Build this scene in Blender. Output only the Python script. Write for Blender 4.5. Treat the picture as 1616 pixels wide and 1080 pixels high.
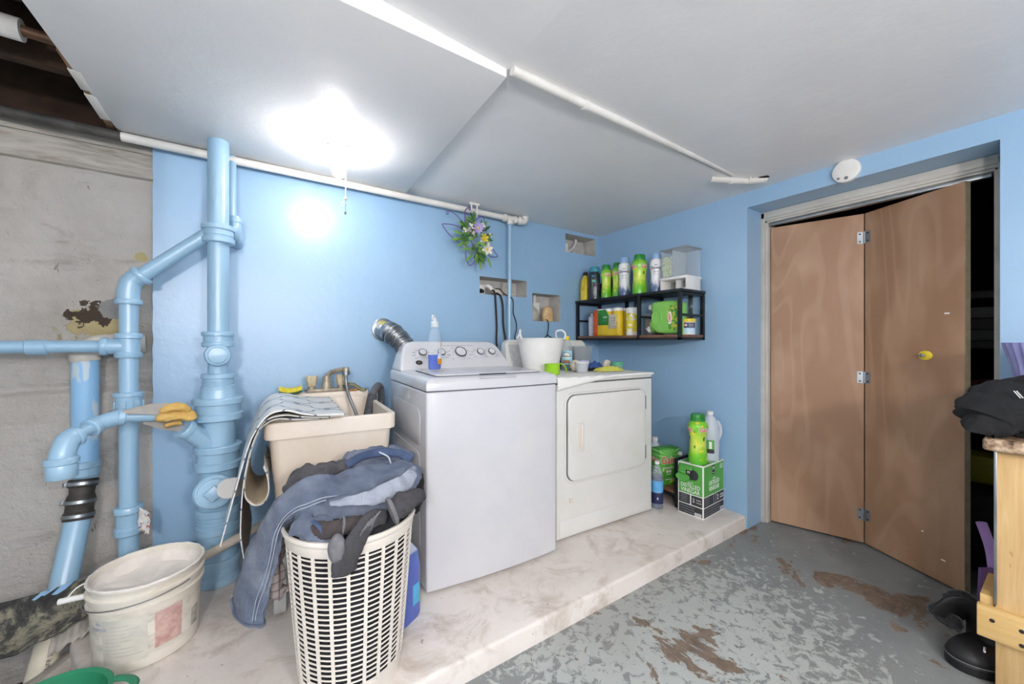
import bpy, bmesh, math, random
from mathutils import Vector, Matrix, noise
random.seed(7)
for _o in list(bpy.data.objects): bpy.data.objects.remove(_o)
SC = bpy.context.scene
COL = SC.collection
R = math.radians
PI = math.pi

# ------------------------------------------------------------------ camera, world, exposure
HC = 1.185
cam = bpy.data.cameras.new('camera'); camo = bpy.data.objects.new('camera', cam); COL.objects.link(camo)
camo.location = (0, 0, HC); camo.rotation_euler = (R(90), 0, R(-34.15))
cam.sensor_width = 36; cam.sensor_fit = 'HORIZONTAL'; cam.lens = 609 / 1616 * 36; cam.clip_start = .02
SC.camera = camo
w = bpy.data.worlds.new('world'); SC.world = w; w.use_nodes = True
w.node_tree.nodes['Background'].inputs[0].default_value = (.6, .66, .72, 1)
w.node_tree.nodes['Background'].inputs[1].default_value = .02
vs = SC.view_settings; vs.view_transform = 'Standard'; vs.look = 'None'; vs.gamma = 1; vs.use_curve_mapping = False
vs.exposure = 0.24
BULB = 155.0        # radiance of the pull-chain bulb
FILL = 205.0         # radiance of the fill globes added out of view behind the camera

# ------------------------------------------------------------------ materials
def lin(h):
    h = h.lstrip('#'); c = [int(h[i:i+2], 16) / 255 for i in (0, 2, 4)]
    return tuple((x / 12.92 if x <= .04045 else ((x + .055) / 1.055) ** 2.4) for x in c) + (1,)
class NT:
    def __init__(s, name):
        s.m = bpy.data.materials.new(name); s.m.use_nodes = True; s.t = s.m.node_tree
        s.b = s.t.nodes['Principled BSDF']; s.tc = s.n('ShaderNodeTexCoord')
    def n(s, ty, **k):
        x = s.t.nodes.new(ty)
        for a, v in k.items():
            if hasattr(x, a): setattr(x, a, v)
        return x
    def l(s, a, b): s.t.links.new(a, b)
    def vec(s, sc=(1, 1, 1), loc=(0, 0, 0), rot=(0, 0, 0), src='Object'):
        mp = s.n('ShaderNodeMapping'); s.l(s.tc.outputs[src], mp.inputs[0])
        mp.inputs['Scale'].default_value = sc; mp.inputs['Location'].default_value = loc; mp.inputs['Rotation'].default_value = rot
        return mp.outputs[0]
    def noise(s, scale, v=None, detail=5, rough=.6, dist=0):
        x = s.n('ShaderNodeTexNoise'); s.l(v if v else s.tc.outputs['Object'], x.inputs['Vector'])
        x.inputs['Scale'].default_value = scale; x.inputs['Detail'].default_value = detail
        x.inputs['Roughness'].default_value = rough; x.inputs['Distortion'].default_value = dist
        return x.outputs[0]
    def ramp(s, f, stops, interp='LINEAR'):
        x = s.n('ShaderNodeValToRGB'); s.l(f, x.inputs[0]); cr = x.color_ramp; cr.interpolation = interp
        while len(cr.elements) < len(stops): cr.elements.new(.5)
        for e, (p, c) in zip(cr.elements, stops):
            e.position = p; e.color = lin(c) if isinstance(c, str) else (c, c, c, 1)
        return x.outputs[0]
    def mix(s, f, a, b, mode='MIX'):
        x = s.n('ShaderNodeMix', data_type='RGBA', blend_type=mode)
        for sock, val in ((x.inputs[0], f), (x.inputs[6], a), (x.inputs[7], b)):
            if isinstance(val, (int, float)): sock.default_value = val
            elif isinstance(val, str): sock.default_value = lin(val)
            else: s.l(val, sock)
        return x.outputs[2]
    def math(s, op, a, b=0.0, c=None):
        x = s.n('ShaderNodeMath', operation=op)
        for sock, val in zip(x.inputs, (a, b, c)):
            if val is None: continue
            if isinstance(val, (int, float)): sock.default_value = val
            else: s.l(val, sock)
        return x.outputs[0]
    def bump(s, h, st=.3, d=.01):
        x = s.n('ShaderNodeBump'); s.l(h, x.inputs['Height']); x.inputs['Strength'].default_value = st; x.inputs['Distance'].default_value = d
        s.l(x.outputs[0], s.b.inputs['Normal'])
    def xyz(s, src='Object'):
        x = s.n('ShaderNodeSeparateXYZ'); s.l(s.tc.outputs[src], x.inputs[0]); return x.outputs
    def col(s, c):
        if isinstance(c, str): s.b.inputs['Base Color'].default_value = lin(c)
        else: s.l(c, s.b.inputs['Base Color'])
    def set(s, **k):
        for a, v in k.items(): s.b.inputs[a.replace('_', ' ')].default_value = v
def shade(h, k):
    h = h.lstrip('#'); return '#' + ''.join('%02x' % max(0, min(255, int(int(h[i:i+2], 16) * k))) for i in (0, 2, 4))
def M(name, c, c2=None, rough=.5, metal=0., ns=6., bump=0., bs=60., alpha=1., trans=0., coat=0., emit=0., ior=1.45, spread=(.35, .65), sheen=0.):
    k = NT(name)
    f = k.noise(ns)
    k.col(k.mix(k.ramp(f, [(spread[0], 0.), (spread[1], 1.)]), c, c2 or shade(c, .9)))
    k.set(Roughness=rough, Metallic=metal, Alpha=alpha, IOR=ior)
    k.b.inputs['Transmission Weight'].default_value = trans; k.b.inputs['Coat Weight'].default_value = coat
    k.b.inputs['Sheen Weight'].default_value = sheen
    if emit: k.b.inputs['Emission Color'].default_value = lin(c); k.b.inputs['Emission Strength'].default_value = emit
    if bump: k.bump(k.noise(bs), bump, .004)
    return k.m

# ------------------------------------------------------------------ geometry builder
def catmull(P, n=8, closed=False):
    P = [Vector(p) for p in P]; out = []; m = len(P)
    for i in range(m if closed else m - 1):
        p0 = P[(i - 1) % m] if closed or i > 0 else P[0] * 2 - P[1]
        p1 = P[i]; p2 = P[(i + 1) % m]
        p3 = P[(i + 2) % m] if closed or i + 2 < m else p2 * 2 - p1
        for j in range(n):
            t = j / n
            out.append(.5 * ((2 * p1) + (p2 - p0) * t + (2 * p0 - 5 * p1 + 4 * p2 - p3) * t * t + (3 * p1 - p0 - 3 * p2 + p3) * t ** 3))
    if not closed: out.append(P[-1].copy())
    return out
def axis(p, d):
    d = Vector(d).normalized(); return Matrix.Translation(Vector(p)) @ d.to_track_quat('Z', 'Y').to_matrix().to_4x4()
def rrect(x0, x1, y0, y1, r, n=5):
    o = []
    for cx, cy, a in ((x1 - r, y1 - r, 0), (x0 + r, y1 - r, 90), (x0 + r, y0 + r, 180), (x1 - r, y0 + r, 270)):
        for i in range(n + 1): t = R(a + 90 * i / n); o.append((cx + r * math.cos(t), cy + r * math.sin(t)))
    return o
FY = Matrix(((1, 0, 0, 0), (0, 0, -1, 0), (0, 1, 0, 0), (0, 0, 0, 1)))       # drawing plane xy -> world xz, normal to -Y
class G:
    def __init__(s): s.v = []; s.f = []; s.uv = None
    def add(s, v, f, M=None):
        o = len(s.v); s.v += [(M @ Vector(p)) if M else Vector(p) for p in v]; s.f += [tuple(i + o for i in q) for q in f]; return s
    def box(s, x0, x1, y0, y1, z0, z1, b=0., M=None, seg=2):
        v = [(x, y, z) for x in (x0, x1) for y in (y0, y1) for z in (z0, z1)]
        f = [(0, 1, 3, 2), (4, 6, 7, 5), (0, 4, 5, 1), (2, 3, 7, 6), (0, 2, 6, 4), (1, 5, 7, 3)]
        g = G().add(v, f)
        if b: g.bev(b, seg)
        return s.add(g.v, g.f, M)
    def bev(s, wd, seg=2, ang=30):
        bm = s.bm(); es = [e for e in bm.edges if len(e.link_faces) == 2 and e.calc_face_angle(0) > R(ang)]
        bmesh.ops.bevel(bm, geom=es, offset=wd, segments=seg, profile=.5, affect='EDGES', clamp_overlap=True)
        s.v = [v.co.copy() for v in bm.verts]; bm.verts.index_update(); s.f = [tuple(v.index for v in q.verts) for q in bm.faces]; bm.free(); return s
    def bm(s):
        bm = bmesh.new(); vs = [bm.verts.new(p) for p in s.v]
        for q in s.f:
            try: bm.faces.new([vs[i] for i in q])
            except ValueError: pass
        bmesh.ops.recalc_face_normals(bm, faces=bm.faces); return bm
    def lathe(s, prof, n=28, M=None, sx=1., sy=1., cap=True, wob=None):
        v = []; f = []
        for r, z in prof:
            for i in range(n):
                a = 2 * PI * i / n; q = r * (wob(a, z) if wob else 1); v.append((q * math.cos(a) * sx, q * math.sin(a) * sy, z))
        for j in range(len(prof) - 1):
            for i in range(n): f.append((j * n + i, j * n + (i + 1) % n, (j + 1) * n + (i + 1) % n, (j + 1) * n + i))
        if cap: f.append(tuple(range(n))[::-1]); f.append(tuple(range((len(prof) - 1) * n, len(prof) * n)))
        return s.add(v, f, M)
    def cyl(s, p0, p1, r, r1=None, n=20):
        d = Vector(p1) - Vector(p0); return s.lathe([(r, 0), (r if r1 is None else r1, d.length)], n, axis(p0, d))
    def tube(s, pts, r, n=10, closed=False, cap=True, flat=None, up=None, wr=None):
        # flat=(a,b): elliptical section, a along the side vector; r may be a function of t
        P = [Vector(p) for p in pts]; m = len(P); v = []; f = []; N = None
        for i in range(m):
            T = (P[(i + 1) % m] - P[i - 1]) if closed else (P[min(i + 1, m - 1)] - P[max(i - 1, 0)])
            T.normalize()
            if N is None:
                u = Vector(up) if up else (Vector((0, 0, 1)) if abs(T.z) < .9 else Vector((1, 0, 0)))
                N = (u - T * u.dot(T)).normalized()
            else: N = (N - T * N.dot(T)).normalized()
            Bv = T.cross(N); t = i / max(1, m - 1); rr = r(t) if callable(r) else r
            fa, fb = (flat(t) if callable(flat) else flat) if flat else (1, 1)
            for k in range(n):
                a = 2 * PI * k / n; q = 1 + (wr(t, a) if wr else 0)
                v.append(P[i] + (Bv * math.cos(a) * fa + N * math.sin(a) * fb) * rr * q)
        for j in range(m if closed else m - 1):
            j2 = (j + 1) % m
            for k in range(n): f.append((j * n + k, j * n + (k + 1) % n, j2 * n + (k + 1) % n, j2 * n + k))
        if cap and not closed: f.append(tuple(range(n))[::-1]); f.append(tuple(range((m - 1) * n, m * n)))
        return s.add(v, f)
    def prism(s, poly, z0, z1, M=None):
        n = len(poly); v = [(x, y, z0) for x, y in poly] + [(x, y, z1) for x, y in poly]
        f = [tuple(range(n))[::-1], tuple(range(n, 2 * n))] + [(i, (i + 1) % n, n + (i + 1) % n, n + i) for i in range(n)]
        return s.add(v, f, M)
    def grid(s, fn, nu, nv, cu=False, uv=False):
        v = []; f = []; U = []
        for i in range(nu + (0 if cu else 1)):
            for j in range(nv + 1): v.append(fn(i / nu, j / nv)); U.append((i / nu, j / nv))
        k = nv + 1; m = nu + (0 if cu else 1)
        for i in range(nu):
            for j in range(nv): f.append((i * k + j, ((i + 1) % m) * k + j, ((i + 1) % m) * k + j + 1, i * k + j + 1))
        if uv: s.uv = (s.uv or []) + U
        return s.add(v, f)
    def out(s, name, mat, parent=None, smooth=True, ang=38, world=False, raw=False, label=None, solid=None):
        v = s.v
        loc = Vector((0, 0, 0))
        if world and parent:
            r = parent
            while r.parent: r = r.parent
            Mi = (Matrix.Translation(r.location) @ r.rotation_euler.to_matrix().to_4x4()).inverted(); v = [Mi @ p for p in v]
        if not parent and not raw:
            mn = [min(p[i] for p in v) for i in range(3)]; mx = [max(p[i] for p in v) for i in range(3)]
            loc = Vector(((mn[0] + mx[0]) / 2, (mn[1] + mx[1]) / 2, mn[2])); v = [p - loc for p in v]
        me = bpy.data.meshes.new(name)
        if s.uv:
            me.from_pydata([tuple(p) for p in v], [], s.f); me.update()
            ul = me.uv_layers.new(name='uv')
            for lp in me.loops: ul.data[lp.index].uv = s.uv[lp.vertex_index]
        else:
            g = G(); g.v = v; g.f = s.f; bm = g.bm(); bm.to_mesh(me); bm.free()
        for m in (mat if isinstance(mat, (list, tuple)) else [mat]): me.materials.append(m)
        if smooth:
            for p in me.polygons: p.use_smooth = True
            me.set_sharp_from_angle(angle=R(ang))
        o = bpy.data.objects.new(name, me); COL.objects.link(o); o.location = loc
        if parent: o.parent = parent
        if label: o['label'] = label
        if solid:
            md = o.modifiers.new('thickness', 'SOLIDIFY'); md.thickness = solid; md.offset = 0
            if len(me.materials) > 1: md.material_offset = 1
        return o
def tag(o, label, cat, group=None):
    o['label'] = label; o['category'] = cat
    if group: o['group'] = group
    return o
def struct(o, label=None):
    o['kind'] = 'structure'
    if label: o['label'] = label
    return o
def thing(name, label, cat, loc=(0, 0, 0), rz=0., group=None):
    o = bpy.data.objects.new(name, None); COL.objects.link(o); o.location = loc; o.rotation_euler = (0, 0, rz); o.empty_display_size = .05
    return tag(o, label, cat, group)
def dup(o, parent=None):
    c = o.copy(); COL.objects.link(c); c.parent = parent
    for ch in list(o.children): dup(ch, c)
    return c
def text(name, body, size, mat, parent, Mx=None, wrap=None, ext=.0004, off=0., sx=1., bold=0., label=None, world=False):
    cu = bpy.data.curves.new('t', 'FONT'); cu.body = body; cu.size = size; cu.align_x = 'CENTER'; cu.align_y = 'CENTER'
    cu.extrude = ext; cu.offset = off + bold; cu.resolution_u = 3
    ob = bpy.data.objects.new('t', cu); COL.objects.link(ob)
    me0 = bpy.data.meshes.new_from_object(ob.evaluated_get(bpy.context.evaluated_depsgraph_get()))
    g = G()
    for v in me0.vertices:
        x, y, z = v.co; x *= sx
        if wrap:
            a0, z0, rad, sy = wrap; zz = z0 + y; rr = rad(zz); a = a0 + x / rr
            g.v.append(Vector(((rr + z) * math.cos(a), (rr + z) * math.sin(a) * sy, zz)))
        else: g.v.append((Mx or Matrix()) @ Vector((x, y, z)))
    g.f = [tuple(p.vertices) for p in me0.polygons]
    bpy.data.objects.remove(ob); bpy.data.curves.remove(cu); bpy.data.meshes.remove(me0)
    return g.out(name, mat, parent, smooth=False, label=label, world=world)
def nz(x, y, z, k=1., s=0.): return noise.noise(Vector((x * k + s, y * k - s, z * k + 2 * s)))

# ---- shared materials
def mk_blue(name, bump=.08, rough=.34, c0='#91b6d5', c1='#9abcd9'):
    k = NT(name)
    a = k.ramp(k.noise(1.3), [(.3, c0), (.7, c1)])
    s1 = k.ramp(k.noise(9, detail=8), [(.30, 0.), (.75, 1.)])
    k.col(k.mix(k.math('MULTIPLY', s1, .12), a, '#81a9c6'))
    k.set(Roughness=rough); k.b.inputs['Specular IOR Level'].default_value = .85; k.bump(k.noise(14, detail=7), bump, .02); return k.m
BLUE = mk_blue('blue_wall_paint', .10, .36)
BLUEP = mk_blue('blue_pipe_paint', .12, .33, '#95bad3', '#9ec1d8')
k = NT('white_ceiling_paint')
k.col(k.ramp(k.noise(1.6, detail=6), [(.3, '#e6e7e7'), (.7, '#efeeec')])); k.set(Roughness=.42); k.bump(k.noise(5, detail=6), .14, .03); CEIL = k.m
WHITEP = M('white_gloss_paint', '#e6e4de', '#d8d5cd', .4, bump=.1, bs=40)
WHITE = M('white_enamel', '#d0d0d2', '#cccccf', .24, coat=.3)
DRYW = M('aged_white_enamel', '#dfded9', '#dad9d2', .3, coat=.2)
BLACKM = M('black_powder_coat', '#1d2126', '#16191d', .45)
BLACK = M('black_rubber', '#151516', '#1e1e1f', .6)
CHROME = M('chrome', '#c9cbcd', '#b5b7ba', .18, metal=1.)
STEEL = M('zinc_steel', '#a6aaab', '#8d9193', .35, metal=.9)
WPLAST = M('white_plastic', '#eceae6', '#e2e0da', .4)
CREAM = M('cream_plastic', '#e6dbcd', '#dccfbe', .45, ns=5, bump=.05)
CLEAR = M('clear_plastic', '#e4ecf0', '#dde6ec', .08, alpha=.13)
DARKWOOD = M('dark_old_wood', '#4a3526', '#2f2219', .8, ns=9)
PAPER = M('white_print', '#f2f2ee', '#ebebe6', .5)
INK = M('dark_ink', '#2c2c30', '#242428', .5)
GREYINK = M('grey_ink', '#7f8286', '#74777b', .6)
ORANGE = M('orange_red_print', '#d9542b', '#cf4a24', .45)
GREENC = M('green_cap_plastic', '#2f8a36', '#287c30', .35)
NAVY = M('navy_print', '#2a3358', '#242c4e', .45)
YELLOW = M('yellow_plastic', '#e8cf3a', '#dec431', .4)

# ================================================================== THE SETTING
PZ = .085; YB = 2.44; XR = 2.6
# ---- floor: worn grey paint over brown concrete
k = NT('worn_grey_floor_paint')
P_ = k.xyz()
n1 = k.noise(2.6, detail=9, rough=.68, dist=.6); n2 = k.noise(22, detail=8, rough=.72, dist=.5); n3 = k.noise(2.1, k.vec(loc=(3.1, 1.7, 0)), detail=10, rough=.62, dist=.9)
base = k.ramp(k.noise(5, detail=8), [(.3, '#7b8081'), (.7, '#8b8f8e')])
reg = k.ramp(k.noise(1.15, k.vec(loc=(.35, .1, 0)), detail=3), [(.40, 0.), (.62, 1.)])
dx = k.math('SUBTRACT', P_[0], 1.35); dy = k.math('SUBTRACT', P_[1], .85)
rad = k.math('ADD', k.math('MULTIPLY', k.math('MULTIPLY', dx, dx), .9), k.math('MULTIPLY', k.math('MULTIPLY', dy, dy), 1.8))
wear = k.math('SUBTRACT', 1.0, k.math('MINIMUM', rad, 1.0))
fl = k.ramp(k.math('ADD', n2, k.math('MULTIPLY', k.math('SUBTRACT', wear, .5), .22)), [(.50, 0.), (.56, 1.)])
base = k.mix(k.math('MULTIPLY', fl, .85), base, '#b9bfbb')
fl2 = k.ramp(k.noise(42, detail=6, rough=.7, dist=1.5), [(.60, 0.), (.64, 1.)])
base = k.mix(k.math('MULTIPLY', fl2, .35), base, '#b3b3a9')
pk = k.ramp(k.math('ADD', n3, k.math('MULTIPLY', n2, .14)), [(.664, 0.), (.676, 1.)])
base = k.mix(pk, base, k.ramp(n2, [(.35, '#5d4d40'), (.65, '#8a7a6b')]))
sp = k.ramp(k.noise(15, detail=5, dist=1.2), [(.665, 0.), (.68, 1.)]); base = k.mix(k.math('MULTIPLY', sp, .9), base, '#7c6a5b')
dirt = k.ramp(k.noise(1.0, k.vec(loc=(7, 2, 0))), [(.4, 0.), (.7, 1.)]); base = k.mix(k.math('MULTIPLY', dirt, .3), base, '#7a6f62')
k.col(base); k.set(Roughness=.55)
k.bump(k.math('SUBTRACT', k.math('MULTIPLY', n2, .5), k.math('ADD', pk, fl)), .35, .004); FLOORM = k.m
g = G(); g.box(-.36, 3.9, -2.4, 1.3, -.12, 0); g.box(-2.2, -.36, -2.4, 1.21, -.12, 0)
struct(g.out('floor', FLOORM, smooth=False, raw=True), 'worn grey painted concrete floor with brown bare patches')
DIRT = M('dark_pit_soil', '#2a2623', '#17181b', .9, ns=7, bump=.5, bs=20)
g = G(); g.grid(lambda u, v: (-2.2 + 1.9 * u, 1.1 + 1.5 * v, -.22 + .03 * nz(u * 9, v * 9, 0)), 24, 20)
struct(g.out('floor_pit', DIRT, raw=True), 'dark sunken ground left of the concrete platform')
# ---- raised concrete platform
k = NT('pale_concrete')
a = k.ramp(k.noise(2.2, detail=8, rough=.65), [(.28, '#d0c5bb'), (.5, '#e2dad2'), (.75, '#e9e4de')])
a = k.mix(k.ramp(k.noise(5.5, detail=9, rough=.7, dist=.6), [(.50, 0.), (.70, .75)]), a, '#ab9c89')
a = k.mix(k.ramp(k.noise(30, detail=3), [(.72, 0.), (.75, .6)]), a, '#6f6459')
k.col(a); k.set(Roughness=.7); k.bump(k.noise(18, detail=9, rough=.7), .22, .012); CONC = k.m
g = G().prism([(-.74, 1.205), (2.605, 1.19), (2.605, 2.5), (-.56, 2.5), (-.545, 2.07), (-.43, 1.76), (-.74, 1.45)], -.3, PZ).bev(.014, 3)
struct(g.out('floor_platform', CONC, raw=True), 'raised pale concrete platform under the appliances')
# ---- back wall: blue drywall with three cut niches
NI = [(1.373, 1.795, 1.533, 1.662), (1.850, 2.143, 1.352, 1.573), (2.200, 2.556, 1.948, 2.103)]
xs = sorted({-.37, 2.62} | {q for n_ in NI for q in n_[:2]}); zs = sorted({-.25, 2.3} | {q for n_ in NI for q in n_[2:]})
g = G()
for i in range(len(xs) - 1):
    for j in range(len(zs) - 1):
        mx, mz = (xs[i] + xs[i+1]) / 2, (zs[j] + zs[j+1]) / 2
        if any(n_[0] < mx < n_[1] and n_[2] < mz < n_[3] for n_ in NI): continue
        g.add([(xs[i], YB, zs[j]), (xs[i+1], YB, zs[j]), (xs[i+1], YB, zs[j+1]), (xs[i], YB, zs[j+1])], [(0, 1, 2, 3)])
ed = [(-.378 + .004 * nz(3, q * .09, 0, 9) , q * .05 - .25) for q in range(52)]
for (a_, z0), (b_, z1) in zip(ed, ed[1:]):
    g.add([(a_, YB, z0), (a_, YB + .022, z0), (b_, YB + .022, z1), (b_, YB, z1), (-.37, YB, z1), (-.37, YB, z0)], [(0, 1, 2, 3), (0, 3, 4, 5)])
wall_back = struct(g.out('wall_back', BLUE, smooth=False, raw=True), 'blue painted back wall behind the washer and dryer')
NICHE = M('niche_plaster', '#cfccc6', '#b7b4ae', .8, ns=10, bump=.3, bs=30)
for x0, x1, z0, z1 in NI:
    d = YB + .15; g = G()
    g.add([(x0, YB, z0), (x1, YB, z0), (x1, YB, z1), (x0, YB, z1), (x0, d, z0), (x1, d, z0), (x1, d, z1), (x0, d, z1)],
          [(4, 5, 6, 7), (0, 1, 5, 4), (3, 7, 6, 2), (0, 4, 7, 3), (1, 2, 6, 5)])
    g.out('niche', NICHE, wall_back, smooth=False)
# ---- left stretch of old whitewashed stone wall
k = NT('whitewashed_stone'); P_ = k.xyz()
a = k.ramp(k.noise(1.9, detail=9, rough=.68), [(.25, '#c4b9ad'), (.45, '#dcd6cd'), (.7, '#e8e4de')])
a = k.mix(k.ramp(k.noise(6, k.vec(sc=(.6, 1, 1.6)), detail=9, rough=.7, dist=.8), [(.56, 0.), (.72, .6)]), a, '#a89f95')
a = k.mix(k.ramp(k.noise(13, k.vec(sc=(1.6, 1, .7), loc=(2, 0, 1)), detail=6, dist=2), [(.685, 0.), (.71, .9)]), a, '#8c7f72')
def blob(k, cx, cz, rx, rz, nsc, amp):
    ex = k.math('DIVIDE', k.math('SUBTRACT', P_[0], cx), rx); ez = k.math('DIVIDE', k.math('SUBTRACT', P_[2], cz), rz)
    r2 = k.math('SQRT', k.math('ADD', k.math('MULTIPLY', ex, ex), k.math('MULTIPLY', ez, ez)))
    return k.ramp(k.math('ADD', k.math('SUBTRACT', 1.0, r2), k.math('MULTIPLY', k.math('SUBTRACT', k.noise(nsc, detail=6), .5), amp)), [(.30, 0.), (.33, 1.)])
yb = blob(k, -.565, 1.262, .17, .115, 16, 1.7); a = k.mix(yb, a, '#d8c795')
db = blob(k, -.575, 1.305, .12, .065, 24, 2.6); a = k.mix(db, a, '#5c4c3f')
gb = blob(k, -.50, 1.345, .09, .085, 18, 1.2); a = k.mix(gb, a, '#aaa7a3')
yb2 = blob(k, -.425, 1.585, .035, .03, 30, 1.4); a = k.mix(yb2, a, '#d6c88f')
k.col(a); k.set(Roughness=.85); k.bump(k.math('SUBTRACT', k.noise(20, detail=10, rough=.72), k.math('MULTIPLY', yb, .3)), .9, .035); STONE = k.m
def stone(u, v):
    x = -2.2 + 1.85 * u; z = -.25 + 2.25 * v
    y = 2.483 + .014 * nz(x, 0, z, 2.6, 5) + .013 * nz(x, 1, z, 8, 2) + .008 * nz(x, 2, z, 22, 1) - .008 * abs(nz(x, 3, z, 5, 7))
    y -= .028 / (1 + math.exp((z - .965 - .006 * nz(x, 0, 0, 7)) * 160))
    y += .022 * math.exp(-((z - .985) / .016) ** 2) + .016 * math.exp(-((z - 1.085) / .02) ** 2)
    y -= .012 / (1 + math.exp((z - .46) * 60)); y = max(y, 2.452 + .004 * nz(x, 4, z, 12))
    return (x, y, z)
g = G(); g.grid(stone, 210, 250)
struct(g.out('wall_left_stone', STONE, raw=True, ang=80), 'old whitewashed stone wall with peeling yellow patch')
# sill beam on the stone wall
k = NT('weathered_grey_beam')
a = k.ramp(k.noise(4, k.vec(sc=(1.2, 8, 9)), detail=8, dist=.8), [(.3, '#8f867b'), (.55, '#b5afa5'), (.75, '#c9c5bc')])
k.col(k.mix(k.ramp(k.noise(5, k.vec(sc=(1, 1, 3)), detail=6), [(.6, 0.), (.75, .7)]), a, '#8a6c50')); k.set(Roughness=.8); k.bump(k.noise(7, k.vec(sc=(1, 8, 12)), detail=6), .4, .01); BEAM = k.m
g = G().box(-2.2, -.34, 2.455, 2.75, 1.95, 2.063, .008)
struct(g.out('trim_1', BEAM, raw=True), 'weathered grey timber plate on top of the stone wall')
g = G().box(-2.2, -.34, 2.470, 2.75, 2.068, 2.125, .006)
struct(g.out('trim_2', BEAM, raw=True), 'upper grey timber board above the stone wall')
# ---- side walls and the unseen end of the room
PALE = M('pale_wall_paint', '#c3d2dc', '#b9c9d4', .6)
g = G().box(-2.3, -2.2, -2.5, 2.6, -.3, 2.5); struct(g.out('wall_left', PALE, smooth=False, raw=True))
g = G().box(-2.3, 3.9, -2.5, -2.4, -.3, 2.5); struct(g.out('wall_front', PALE, smooth=False, raw=True))
g = G(); g.box(XR, 2.8, 1.185, 2.6, -.2, 2.3); g.box(XR, 2.8, -2.5, .19, -.2, 2.3); g.box(XR, 2.8, .19, 1.185, 2.035, 2.3)
wall_right = struct(g.out('wall_right', BLUE, smooth=False, raw=True), 'blue painted right wall with a deep door opening')
# closet behind the bifold door
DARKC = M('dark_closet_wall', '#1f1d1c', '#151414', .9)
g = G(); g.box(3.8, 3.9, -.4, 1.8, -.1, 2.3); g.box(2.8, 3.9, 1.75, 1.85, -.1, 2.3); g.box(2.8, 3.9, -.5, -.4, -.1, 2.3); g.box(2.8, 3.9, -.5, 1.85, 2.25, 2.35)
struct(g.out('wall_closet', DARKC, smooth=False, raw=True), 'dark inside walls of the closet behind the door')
# ---- ceilings
g = G(); t = 2.14
cz = [(-2.2, 2.225), (-.5, 2.205), (.15, 2.178), (.74, 2.141), (2.62, 2.134)]
for (x0, z0), (x1, z1) in zip(cz, cz[1:]):
    g.add([(x0, -2.5, z0), (x1, -2.5, z1), (x1, 1.14, z1), (x0, 1.14, z0), (x0, -2.5, 2.45), (x1, -2.5, 2.45), (x1, 1.14, 2.45), (x0, 1.14, 2.45)],
          [(0, 3, 2, 1), (4, 5, 6, 7), (2, 3, 7, 6), (0, 1, 5, 4)])
g.add([(.72, 1.13, 2.135), (2.62, 1.13, 2.133), (2.62, 2.46, 2.133), (.72, 2.46, 2.137)], [(0, 3, 2, 1)])
ceil = struct(g.out('ceiling', CEIL, raw=True, smooth=False), 'grey white painted ceiling')
g = G().prism([(-.535, 1.128), (0.744, 1.128), (.806, 2.45), (-.478, 2.45)], 2.112, 2.40).bev(.004, 2)
struct(g.out('ceiling_soffit', CEIL, raw=True), 'lower painted ceiling panel with the bulb')
# dark joist space left of the soffit
g = G().box(-2.2, -.45, 1.13, 2.8, 2.40, 2.45); g.box(-2.2, -.45, 2.60, 2.65, 2.0, 2.42); struct(g.out('ceiling_subfloor', DARKWOOD, raw=True, smooth=False))
for i, yy in enumerate((1.33, 1.73, 2.13)):
    g = G().box(-2.2, -.48, yy, yy + .045, 2.20, 2.40, .003); tag(g.out('ceiling_joist', DARKWOOD), ['dark wooden joist nearest the camera above ceiling opening', 'dark wooden joist in the middle of ceiling opening', 'dark wooden joist nearest the stone wall above'][i], 'joist', 'joists in the ceiling opening')
RAWW = M('raw_wood_strip', '#9a7a5c', '#6d5138', .8, ns=14)
t = thing('edge_batten', 'splintered batten along the open left edge of ceiling panel', 'batten', (-.5, 1.7, 2.12))
g = G().box(-.512, -.486, 1.83, 2.40, 2.114, 2.16, .003); g.out('strip', RAWW, t, world=True)
for y0, y1 in ((1.93, 2.06), (2.09, 2.285)):
    g = G().box(-.5145, -.483, y0, y1, 2.1115, 2.15, .002); g.out('paint_patch', WHITEP, t, world=True)
t = thing('insulated_pipe', 'copper pipe with white foam sleeve in the ceiling opening', 'pipe', (-.8, 1.93, 2.2))
g = G().cyl((-2.19, 1.935, 2.215), (-.49, 1.935, 2.198), .017); g.out('copper_pipe', M('dull_copper', '#7d5e49', '#5e4636', .5, metal=.5), t, world=True)
g = G().tube([(-2.19, 1.935, 2.215), (-.614, 1.935, 2.1995)], .034, 18); g.out('foam_sleeve', M('white_foam', '#dedcd6', '#d2d0ca', .7), t, world=True)
# ---- door frame
FRM = M('greyed_white_trim', '#c9c5bb', '#b9b5ab', .5, bump=.15)
g = G(); g.box(2.80, 2.90, 1.150, 1.187, 0, 2.03, .003); g.box(2.785, 2.80, 1.163, 1.187, 0, 2.03, .003)
g.box(2.80, 2.90, .188, .222, 0, 2.03, .003); g.box(2.785, 2.80, .188, .21, 0, 2.03, .003)
g.box(2.80, 2.90, .19, 1.185, 1.965, 2.034, .003); g.box(2.785, 2.80, .19, 1.185, 1.992, 2.034, .003); g.box(2.79, 2.815, .19, 1.185, 1.975, 1.996, .006)
struct(g.out('trim_3', FRM, raw=True), 'greyish white door casing inside the blue opening')
g = G().box(2.815, 2.85, .23, 1.15, 1.945, 1.965, .002); struct(g.out('trim_4', STEEL, raw=True), 'metal track above the bifold door')
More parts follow.
